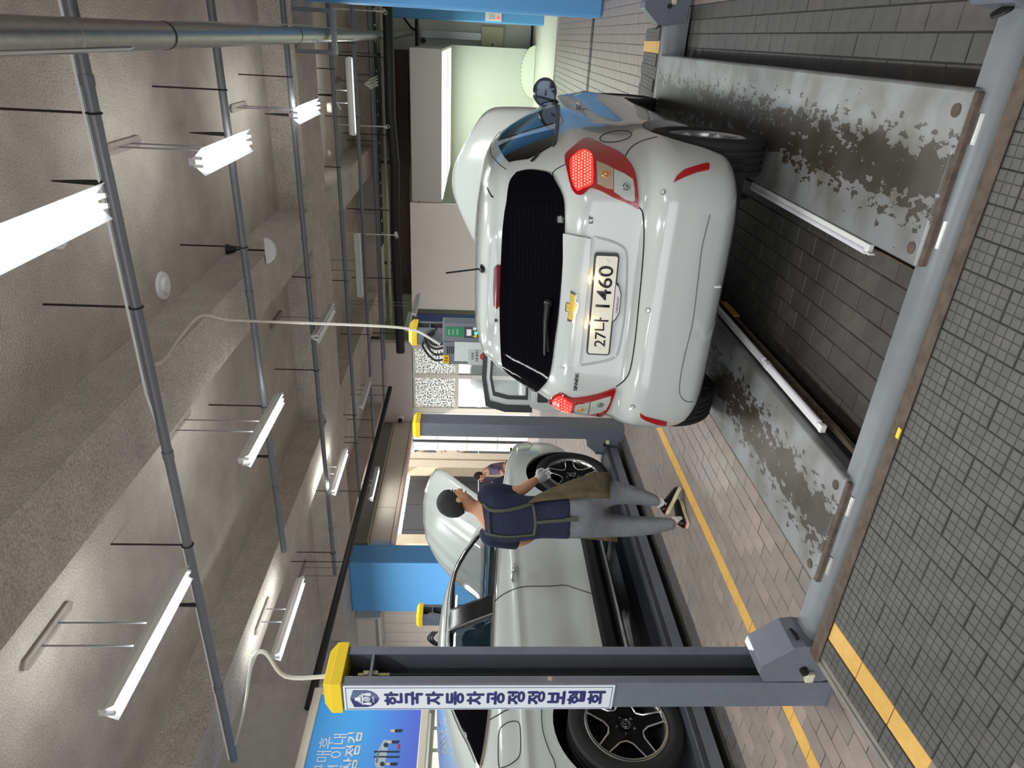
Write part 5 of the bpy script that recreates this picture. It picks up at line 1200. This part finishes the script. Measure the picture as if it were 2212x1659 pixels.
lab(1036, 1050, 712, 728, mat('switch_yellow', (226, 190, 30), .5), 'switch_plate', .006); p = P5(1043, 720); MB().disc((p.x, 5.93, p.z), (0, -1, 0), .022, .03, 16).build('red_switch', mat('switch_red', (200, 36, 30), .4), cb, smooth=True)
for i in range(4): lab(965 + i * 4.6, 967 + i * 4.6, 749, 764, black_m, 'vent_slot', .002)
pap = lab(982, 1046, 738, 781, mat('notice_paper', (206, 214, 214), .6, noise=.06, scale=30), 'paper_notice', .006)
cs = lab(1011, 1046, 755, 788, mat('notice_sheet', (186, 190, 190), .4), 'stop_notice', .012)
for s_, px, w_ in (('리프트', (1021, 768), .075), ('소음 발생시', (1030, 768), .125)):
    p = P5(*px); text(s_, trim_black, cs, (p.x, 5.917, p.z), (1, 0, 0), (0, 0, 1), w=w_, h=.026, ex=.0008, bold=.01, name='notice_lettering')
p = P5(1046, 769); oc = [(p.x + .043 * math.cos(PI / 8 + PI * k / 4), p.z + .043 * math.sin(PI / 8 + PI * k / 4)) for k in range(8)]
so_ = MB().prism(oc, lambda a, b, t: (a, t, b), 5.913, 5.918).build('stop_octagon', mat('stop_red', (198, 40, 44), .5), cs); text('STOP', pw_, so_, (p.x, 5.912, p.z), (1, 0, 0), (0, 0, 1), w=.062, h=.024, ex=.0008, bold=.02, name='stop_lettering')
ys = lab(956.5, 970, 767, 784, mat('sticker_yellow', (236, 188, 40), .5), 'yellow_sticker', .008); p = P5(963.5, 775.5); text('초보', trim_black, ys, (p.x, 5.921, p.z), (1, 0, 0), (0, 0, 1), w=.06, h=.034, ex=.0008, bold=.02, name='sticker_lettering')
for k, (dx, dz) in enumerate(((0, 0), (-.03, -.02), (.02, -.04), (-.06, .02))):
    MB().tube(smoothpts([(xr - .12 + dx, 6.03, zt_ + .10 + dz), (xr - .22 + dx, 6.03, zt_ + .18 + dz), (xr - .30 + dx * 2, 6.0, zt_ + .08), (xr - .26 + dx * 2, 5.98, zt_ - .05)], 6), .011, 8).build('cable', black_m, cb, smooth=True)
c3 = thing('control_box', 'control box with green light seen through the windows of the coupe', 'control box', (-6.8, 6.2, 1.5))
MB().box(-7.02, -6.66, 6.08, 6.2795, 1.05, 1.98).build('case', steel, c3, bevel=.008)
p = onY(1008, 1378, 6.07); MB().disc((p.x, 6.08, p.z), (0, -1, 0), .02, .014, 14).build('lit_button', MATS['green_pilot'], c3, smooth=True)
p = onY(1020, 1379, 6.07); MB().box(p.x - .03, p.x + .03, 6.07, 6.08, p.z - .03, p.z + .03).build('switch_plate', MATS['switch_yellow'], c3); MB().disc((p.x, 6.07, p.z), (0, -1, 0), .018, .02, 12).build('red_switch', MATS['switch_red'], c3, smooth=True)
for k in range(3): MB().tube(smoothpts([(-6.76, 6.22, 2.1 - k * .03), (-6.86, 6.2, 2.16 - k * .03), (-6.98, 6.2, 2.06 - k * .03), (-6.92, 6.2, 1.95)], 6), .011, 8).build('cable', black_m, c3, smooth=True)
# small yellow tag on the ramp iron and warning sticker under the hatchback
q = onZ(1945, 935, .19); tag(MB().box(q.x - .02, q.x + .02, q.y - .01, q.y + .006, .196, .2).build('yellow_scrap', yellow_cap), 'scrap of yellow tape on the edge of the mosaic ramp', 'tape')
# ------------------------------------------------------------------ people
skin_m = mat('skin', (196, 142, 112), .55, noise=.06, scale=30)
hair_m = mat('dark_hair', (34, 34, 38), .7, noise=.5, scale=140, bump=.8, bscale=220)
navy_cloth = mat('navy_tshirt', (28, 33, 60), .9, noise=.2, scale=22, bump=.3, bscale=40)
grey_cloth = mat('grey_trousers', (118, 121, 128), .9, noise=.12, scale=20, bump=.4, bscale=26)
olive = mat('olive_apron', (92, 80, 56), .9, noise=.3, scale=14, bump=.3, bscale=30)
strap_m = mat('olive_strap', (74, 76, 62), .85)
glove_m = mat('grey_white_glove', (196, 194, 198), .85, noise=.15, scale=60)
sole_m = mat('cream_sole', (222, 216, 182), .6); sock_m = mat('white_sock', (226, 220, 222), .9)
def skinned(name, J, E, m, parent, root, sub=2, local=False):
    """J: name -> (pos, radius); one continuous surface grown over the joints"""
    names = list(J); off = org(parent) if not local else Vector((0, 0, 0)); me = bpy.data.meshes.new(name)
    me.from_pydata([tuple(Vector(J[n][0]) - off) for n in names], [(names.index(a), names.index(b)) for a, b in E], [])
    o = bpy.data.objects.new(name, me); COL.objects.link(o)
    sk = o.modifiers.new('skin', 'SKIN'); sk.use_smooth_shade = True; sb = o.modifiers.new('sub', 'SUBSURF'); sb.levels = sub; sb.render_levels = sub
    if not me.skin_vertices: me.attributes
    lay = me.skin_vertices[0] if len(me.skin_vertices) else None
    for i, n in enumerate(names):
        r = J[n][1]; lay.data[i].radius = (r, r) if not isinstance(r, tuple) else r; lay.data[i].use_root = (n == root)
    dg = bpy.context.evaluated_depsgraph_get(); dg.update(); nm = bpy.data.meshes.new_from_object(o.evaluated_get(dg)); o.modifiers.clear(); o.data = nm; nm.materials.clear(); nm.materials.append(m)
    nm.polygons.foreach_set('use_smooth', [True] * len(nm.polygons)); o.parent = parent
    return o
def loft(rings, n=24):
    """rings: (centre, half vector a, half vector b); squarish ellipses"""
    rows = []
    for c, a, b in rings:
        c, a, b = Vector(c), Vector(a), Vector(b); rows.append([c + a * math.copysign(abs(math.cos(t)) ** .85, math.cos(t)) + b * math.copysign(abs(math.sin(t)) ** .85, math.sin(t)) for t in [2 * PI * k / n for k in range(n)]])
    mb = MB(); mb.grid(rows, True); k = len(rows) * n; mb.f.append(tuple(range(n))); mb.f.append(tuple(reversed(range(k - n, k)))); return mb
def smrings(rings, k=4):
    cs = smoothpts([r[0] for r in rings], k); a = smoothpts([r[1] for r in rings], k); b = smoothpts([r[2] for r in rings], k); return list(zip(cs, a, b))
def pxring(x, yr, yl, Y, dep, tilt=0.):
    p, q = onY(x, yr, Y), onY(x, yl, Y); c = (p + q) / 2; a = (p - q) / 2; return (c, a, Vector((-dep * .25, dep, tilt)))
def hand(name, wrist, fwd, palmn, L, m, parent, curl=.9, side=1):
    """palm plus five separate fingers; fwd = along the hand, palmn = out of the palm"""
    f = Vector(fwd).normalized(); n = Vector(palmn); n = (n - f * n.dot(f)).normalized(); s = f.cross(n) * side; w = Vector(wrist); mb = MB(); pl = L * .52; pw_ = L * .22
    rows = []
    for t, k, th in ((-.12, .62, .14), (0, .75, .16), (.35, 1.0, .17), (.75, 1.05, .15), (1.0, .98, .11)):
        c = w + f * pl * t; rows.append([c + s * pw_ * k * math.cos(a) + n * L * th * math.sin(a) for a in [2 * PI * j / 14 for j in range(14)]])
    mb.grid(rows, True); mb.f.append(tuple(range(14))); mb.f.append(tuple(range(56, 70)))
    for i, (o_, ln) in enumerate(((-.75, .40), (-.25, .46), (.25, .43), (.72, .33))):
        b = w + f * pl * .92 + s * pw_ * o_; d = f; P = [b - f * L * .06, b]; ang = 0
        for sg in (.42, .34, .24):
            ang += curl * (.75 if i else .6); d = f * math.cos(ang) + n * math.sin(ang); P.append(P[-1] + d * L * ln * sg)
        r = L * .05; mb.tube(P, [r, r * 1.05, r, r * .92, r * .7], 8)
    b = w + f * pl * .25 - s * pw_ * .8; P = [b, b - s * L * .12 + f * L * .1 + n * L * .06, b - s * L * .12 + f * L * .24 + n * L * .14, b - s * L * .05 + f * L * .33 + n * L * .2]
    mb.tube(P, [L * .06, L * .062, L * .055, L * .04], 8)
    return mb.build(name, m, parent, smooth=True)
def shoe(parent, heel, toe, lift, ankle, up_m):
    h, t = Vector(heel), Vector(toe); d = (t - h); L = d.length; d.normalize(); s = Vector((-d.y, d.x, 0)).normalized(); u = s.cross(d) * -1
    u = d.cross(s) if d.cross(s).z > 0 else s.cross(d)
    out = [(-.0, .0), (.0, .028), (.15, .036), (.4, .032), (.62, .042), (.82, .044), (.95, .03), (1.0, .0)]
    P = [(a * L, b) for a, b in out] + [(a * L, -b) for a, b in reversed(out[1:-1])]
    so = MB().prism(P, lambda a, b, c: h + d * a + s * b + u * c, 0, .03).build('sole', sole_m, parent, bevel=.006)
    rg = [(h + d * L * a + u * .03, s * w, u * hh) for a, w, hh in ((.02, .026, .03), (.1, .033, .06), (.25, .034, .07), (.45, .035, .05), (.7, .041, .04), (.88, .036, .03), (.98, .012, .012))]
    rows = []
    for c, a, b in smrings(rg, 3): rows.append([Vector(c) + Vector(a) * math.cos(x) + Vector(b) * max(0, math.sin(x)) for x in [PI * k / 12 for k in range(13)]])
    MB().grid(rows).build('shoe_upper', up_m, so, smooth='all', recalc=False)
    MB().prism([(a * L, b * 1.03) for a, b in out[1:3]] + [(a * L, -b * 1.03) for a, b in reversed(out[1:3])], lambda a, b, c: h + d * a + s * b + u * c, .028, .034).build('red_heel_line', mat('red_trim', (160, 34, 44), .6), so)
    MB().tube([h + d * L * .2 + u * .05, h + d * L * .19 + u * .1, Vector(ankle)], [.036, .036, .037], 12).build('sock', sock_m, so, smooth=True)
YM = 4.08
man = thing('person', 'man walking away in navy t-shirt, grey trousers and olive apron, seen from behind', 'person', onZ(1480, 1105, 0))
f_ = Vector((.52, .854, 0)); rgt = Vector((f_.y, -f_.x, 0))
hc = onY(986, 1086, YM)
J = {'pelvis': (onY(1225, 1112, YM), (.12, .1)), 'waist': (onY(1160, 1114, YM), (.12, .09)), 'chest': (onY(1095, 1110, YM), (.14, .1)), 'top': (onY(1058, 1106, YM), (.1, .08)), 'neck': (onY(1034, 1099, YM + .01), .058), 'neck2': (onY(1018, 1093, YM + .02), .056),
     'jaw': (hc + Vector((0, 0, -.055)) + f_ * .022, (.08, .08)), 'head': (hc + Vector((0, 0, .03)), (.106, .10)), 'crown': (hc + Vector((0, 0, .085)), (.08, .08)),
     'rs': (onY(1053, 1066, YM + .02), .055), 're': (onY(1122, 1062, YM + .10), .048), 'rf': (onY(1142, 1048, YM + .19), .043), 'rw': (onY(1160, 1035, YM + .27), .03),
     'ls': (onY(1060, 1157, YM - .02), .055), 'le': (onY(1122, 1170, YM + .05), .045), 'lf': (onY(1142, 1163, YM + .16), .042), 'lw': (onY(1160, 1152, YM + .27), .03),
     'rh': (onY(1245, 1090, YM), .085), 'rk': (onY(1328, 1064, YM + .15), .055), 'rc': (onY(1370, 1072, YM + .12), .055), 'ra': (onY(1425, 1085, YM + .08), .035),
     'lh': (onY(1245, 1134, YM), .085), 'lk': (onY(1340, 1134, YM + .03), .056), 'lc': (onY(1385, 1135, YM - .0), .055), 'la': (onY(1464, 1131, YM - .03), .035)}
E_ = [('pelvis', 'waist'), ('waist', 'chest'), ('chest', 'top'), ('top', 'neck'), ('neck', 'neck2'), ('neck2', 'jaw'), ('jaw', 'head'), ('head', 'crown'), ('top', 'rs'), ('rs', 're'), ('re', 'rf'), ('rf', 'rw'), ('top', 'ls'), ('ls', 'le'), ('le', 'lf'), ('lf', 'lw'), ('pelvis', 'rh'), ('rh', 'rk'), ('rk', 'rc'), ('rc', 'ra'), ('pelvis', 'lh'), ('lh', 'lk'), ('lk', 'lc'), ('lc', 'la')]
bd = skinned('body', J, E_, skin_m, man, 'pelvis')
def face(par, c, f, r, k=1.):
    """ears, nose, eyes and mouth on a head centred on c, looking along f; r = its right-hand side"""
    up = Vector((0, 0, 1)); R = Matrix((r, f, up)).transposed()
    for s in (1, -1):
        MB().ball(c + r * s * .085 * k - up * .01 * k - f * .012 * k, .012 * k, .022 * k, .034 * k, 12, 8, R).build('ear', skin_m, par, smooth=True)
        MB().ball(c + r * s * .032 * k + f * .083 * k + up * .012 * k, .013 * k, .008 * k, .007 * k, 10, 6, R).build('eye', mat('eye_dark', (40, 30, 28), .3), par, smooth=True)
        MB().ball(c + r * s * .034 * k + f * .084 * k + up * .032 * k, .02 * k, .008 * k, .005 * k, 10, 6, R).build('eyebrow', hair_m, par, smooth=True)
    MB().ball(c + f * .096 * k - up * .022 * k, .016 * k, .02 * k, .026 * k, 12, 8, R).build('nose', skin_m, par, smooth=True)
    MB().ball(c + f * .084 * k - up * .066 * k, .026 * k, .012 * k, .007 * k, 12, 6, R).build('mouth', mat('lips', (168, 104, 92), .5), par, smooth=True)
def hair(par, c, f, r, k=1., m=None):
    up = Vector((0, 0, 1)); mb = MB(); rows = []; nu, nv = 28, 16
    for i in range(nv + 1):
        row = []
        for j in range(nu):
            p = 2 * PI * j / nu; back = .5 - .5 * math.cos(p)      # 0 at the brow, 1 at the nape
            side = math.sin(p) ** 2; tmax = PI * (.34 + .40 * back ** .9 + .05 * side) + .05 * math.sin(13 * p); t = tmax * i / nv; e = (1 + .025 * math.sin(9 * p + 5 * t) * (i / nv)) * (1 if i < nv - 2 else .985 - .02 * (i - nv + 2))
            d = f * math.cos(p) * .104 + r * math.sin(p) * .093; row.append(c + up * .022 * k + (d * math.sin(t) * e + up * .117 * math.cos(t)) * k)
        rows.append(row)
    o = mb.grid(rows, True).build('hair', m or hair_m, par, smooth='all', recalc=True); sol(o, .008, 0); return o
face(bd, hc, f_, rgt); hair(bd, hc, f_, rgt, 1.04)
# t-shirt: body and sleeves in one piece of cloth each, cut at neck, hem and cuffs
tr = [pxring(1040, 1085, 1122, YM + .01, .06), pxring(1047, 1072, 1146, YM, .085), pxring(1058, 1062, 1163, YM, .11), pxring(1080, 1062, 1168, YM, .125), pxring(1105, 1068, 1167, YM, .13), pxring(1140, 1074, 1163, YM, .125), pxring(1165, 1074, 1159, YM, .125), pxring(1195, 1069, 1159, YM, .13), pxring(1228, 1067, 1160, YM, .132)]
shirt = loft(smrings(tr, 5), 32)
def cloth(mb, name, m, par, vox=.011, it=8):
    o = mb.build(name, m, par, smooth='all'); r = o.modifiers.new('r', 'REMESH'); r.mode = 'VOXEL'; r.voxel_size = vox; k = o.modifiers.new('s', 'SMOOTH'); k.iterations = it; k.factor = .6
    dg = bpy.context.evaluated_depsgraph_get(); dg.update(); nm = bpy.data.meshes.new_from_object(o.evaluated_get(dg)); o.modifiers.clear(); o.data = nm; nm.materials.clear(); nm.materials.append(m); nm.polygons.foreach_set('use_smooth', [True] * len(nm.polygons)); return o
sb = BVHTree.FromPolygons([tuple(v) for v in shirt.v], shirt.f)
for P, R in (((onY(1050, 1084, YM), onY(1053, 1068, YM + .02), onY(1075, 1062, YM + .05), onY(1108, 1068, YM + .09)), [.06, .075, .066, .064]), ((onY(1053, 1142, YM), onY(1057, 1157, YM - .02), onY(1082, 1166, YM), onY(1116, 1171, YM + .04)), [.06, .075, .064, .06])):
    pts = smoothpts(P, 5); n = len(pts); rs = [R[min(3, i // 5)] + (R[min(3, i // 5 + 1)] - R[min(3, i // 5)]) * (i % 5) / 5 for i in range(n)]
    shirt.tube(pts, rs, 18)
so_ = cloth(shirt, 't_shirt', navy_cloth, man)
# trousers: hips with two legs
def tube_px(L, n=20): return loft(smrings([pxring(*q) for q in L], 5), n)
hips = loft(smrings([pxring(1205, 1072, 1157, YM, .115), pxring(1230, 1069, 1158, YM, .125), pxring(1262, 1071, 1158, YM, .122), pxring(1284, 1076, 1157, YM + .01, .10), pxring(1302, 1090, 1150, YM + .02, .055)], 5), 28)
lg = tube_px([(1240, 1068, 1118, YM, .105), (1280, 1055, 1107, YM + .05, .1), (1318, 1040, 1091, YM + .12, .088), (1345, 1043, 1087, YM + .14, .078), (1385, 1056, 1090, YM + .12, .066), (1412, 1067, 1092, YM + .09, .054), (1424, 1073, 1093, YM + .08, .05)]); hips.add(lg.v, lg.f)
lg = tube_px([(1240, 1104, 1158, YM, .105), (1285, 1101, 1158, YM + .01, .1), (1320, 1110, 1157, YM + .03, .086), (1355, 1116, 1157, YM + .02, .078), (1400, 1117, 1154, YM, .064), (1440, 1119, 1146, YM - .02, .05), (1458, 1121, 1142, YM - .03, .046)]); hips.add(lg.v, lg.f)
cloth(hips, 'trousers', grey_cloth, man, .012, 24)
# shoes
lt = onZ(1476, 1096, 0); lh_ = onZ(1490, 1137, 0); shoe(man, lh_ + Vector((0, 0, .002)), lh_ + (lt - lh_).normalized() * .29 + Vector((0, 0, .002)), 0, J['la'][0], trim_black)
rt_ = onZ(1474, 1056, 0); hx = onY(1449, 1106, YM + .04); dr_ = (hx - rt_).normalized(); shoe(man, rt_ + dr_ * .28 + Vector((0, 0, .004)), rt_ + Vector((0, 0, .004)), 0, J['ra'][0], trim_black)
# apron: side panel over the right hip, flap on the left, straps on the back
rows = []
for i in range(13):
    t = i / 12; x = 1142 + 176 * t; row = []
    yo = 1083 + (1021 - 1083) * min(1, (t * 1.25)) ** .75; yi = 1086 - 4 * math.sin(t * PI) - 10 * t
    for j in range(13):
        s = j / 12; w = 1 if s > 0 else 1; a = s * PI * .5
        yy = yi + (yo - yi) * s; dep = YM - .10 + .33 * (1 - math.cos(a)) * (.35 + .65 * t) + .006 * math.sin(9 * s + 4 * t) + .04 * t
        row.append(onY(x + 10 * s * t * 0, yy, dep))
    rows.append(row)
ap = MB().grid(rows).build('apron', olive, man, smooth='all', recalc=False); sol(ap, .006, 0)
rows = [[onY(x, y, YM + .10 + .02 * math.sin(y)) for y in (1150, 1156, 1162, 1166 + (x - 1290) * .12)] for x in (1180, 1220, 1260, 1290, 1315, 1334)]
sol(MB().grid(rows).build('apron_flap', olive, ap, smooth='all', recalc=False), .006, 0)
def strap(pts, w, par, m=strap_m):
    L = smoothpts([Vector((a, b, 0)) for a, b in pts], 6); rows = []; Q = []
    for q in L:
        d = ray(q.x, q.y).normalized(); p, n, i, ds = sb.ray_cast(EYE, d)
        if p is None: p = onY(q.x, q.y, YM - .12); n = -d
        if n.dot(d) > 0: n = -n
        Q.append((p + n * .006, n))
    for i, (p, n) in enumerate(Q):
        t = (Q[min(i + 1, len(Q) - 1)][0] - Q[max(i - 1, 0)][0]).normalized(); s = t.cross(n).normalized(); rows.append([p - s * w / 2, p + s * w / 2])
    o = MB().grid(rows).build('apron_strap', m, par, smooth=True, recalc=False); sol(o, .004, 0); return o
strap([(1040, 1083), (1052, 1096), (1064, 1102), (1090, 1102), (1120, 1097), (1150, 1088)], .026, ap)
strap([(1048, 1150), (1062, 1154), (1090, 1158), (1120, 1157), (1152, 1154)], .026, ap)
strap([(1056, 1104), (1057, 1130), (1059, 1152)], .028, ap, mat('dark_strap', (44, 44, 52), .9))
strap([(1150, 1083), (1155, 1110), (1157, 1135), (1153, 1156)], .022, ap)
strap([(1160, 1128), (1180, 1126), (1210, 1124), (1226, 1122)], .03, ap)
MB().grid([[onY(x, 1118, YM - .145), onY(x, 1127, YM - .145)] for x in (1222, 1236, 1250)]).build('strap_end', strap_m, ap, recalc=False)
hand('work_glove', J['rw'][0], (onY(1178, 1026, YM + .36) - J['rw'][0]), (.35, .2, -.75), .19, glove_m, man, 1.05, 1)
hand('work_glove', J['lw'][0], (onY(1176, 1150, YM + .34) - J['lw'][0]), (.6, .3, -.6), .19, glove_m, man, .75, -1)
# two people outside by the opening, built standing and leaning forward
def figure(label, x, y, face_deg, lean, H, shirt_m, legs_m, head_pitch=0., group=None):
    t = thing('person', label, 'person', (x, y, 0)); k = H / 1.75; a = math.radians(face_deg); f = Vector((math.cos(a), math.sin(a), 0)); r = Vector((f.y, -f.x, 0)); up = Vector((0, 0, 1)); o = Vector((x, y, 0))
    bend = lambda h: o + f * (math.sin(lean) * max(0, h - .95) * k) + up * (min(h, .95) + math.cos(lean) * max(0, h - .95)) * k
    A = lambda h, s, fw=0.: bend(h) + r * s * k + f * fw * k
    hd = A(1.62, 0, .03 + .10 * head_pitch) - up * .05 * head_pitch
    J = {'pelvis': (A(.95, 0), .11 * k), 'waist': (A(1.1, 0), .11 * k), 'chest': (A(1.3, 0), .125 * k), 'top': (A(1.42, 0), .09 * k), 'neck': (A(1.5, 0), .05 * k), 'jaw': (hd - up * .055 * k + f * .02 * k, .068 * k), 'head': (hd + up * .02 * k, .088 * k), 'crown': (hd + up * .075 * k, .068 * k)}
    E = [('pelvis', 'waist'), ('waist', 'chest'), ('chest', 'top'), ('top', 'neck'), ('neck', 'jaw'), ('jaw', 'head'), ('head', 'crown')]
    for n, s in (('r', 1), ('l', -1)):
        J[n + 's'] = (A(1.40, s * .17), .055 * k); J[n + 'e'] = (A(1.13, s * .23, .06), .042 * k); J[n + 'w'] = (A(1.0, s * .16, .26), .028 * k); J[n + 'h'] = (A(.9, s * .09), .085 * k); J[n + 'k'] = (o + r * s * .1 * k + up * .5 * k + f * .03, .055 * k); J[n + 'a'] = (o + r * s * .1 * k + up * .09 * k - f * .01, .038 * k)
        E += [('top', n + 's'), (n + 's', n + 'e'), (n + 'e', n + 'w'), ('pelvis', n + 'h'), (n + 'h', n + 'k'), (n + 'k', n + 'a')]
    b = skinned('body', J, E, skin_m, t, 'pelvis'); face(b, hd, f, r, k); hair(b, hd, f, r, k)
    g = lambda n, e=.018: (J[n][0], J[n][1] + e)
    SJ = {n: g(n) for n in ('pelvis', 'waist', 'chest', 'top', 'rs', 'ls', 're', 'le')}; SJ['pelvis'] = (J['pelvis'][0], .125 * k)
    sh_ = skinned('shirt', SJ, [e for e in E if e[0] in SJ and e[1] in SJ], shirt_m, t, 'pelvis')
    TJ = {n: g(n, .02) for n in ('pelvis', 'rh', 'lh', 'rk', 'lk', 'ra', 'la')}; skinned('trousers', TJ, [e for e in E if e[0] in TJ and e[1] in TJ], legs_m, t, 'pelvis')
    for n in ('r', 'l'):
        hand('hand', J[n + 'w'][0], f * .8 - up * .5, -up + f * .2, .18 * k, skin_m, b, .5, 1 if n == 'r' else -1)
        p = J[n + 'a'][0]; rows = loft(smrings([(Vector((p.x, p.y, .045)) + f * d, r * w, up * h) for d, w, h in ((-.06, .03, .03), (0, .045, .045), (.1, .05, .04), (.19, .04, .03), (.22, .015, .015))], 3), 14); rows.build('shoe', trim_black, t, smooth=True)
    return t
p = onY(1036, 1006, 11.4); figure('person in mauve shirt standing by the bright opening beyond the coupe', p.x, p.y, 215, .22, 1.62, mat('mauve_shirt', (112, 96, 122), .9, noise=.1, scale=10, bump=.3, bscale=20), mat('dark_trousers', (42, 42, 50), .9), .6)
p = onY(1050, 1030, 10.6); figure('person in dark navy jacket bent forward behind the coupe', p.x, p.y, 195, .5, 1.56, mat('navy_jacket', (32, 36, 60), .9, noise=.15, scale=10, bump=.3, bscale=20), MATS['dark_trousers'], 1.4)
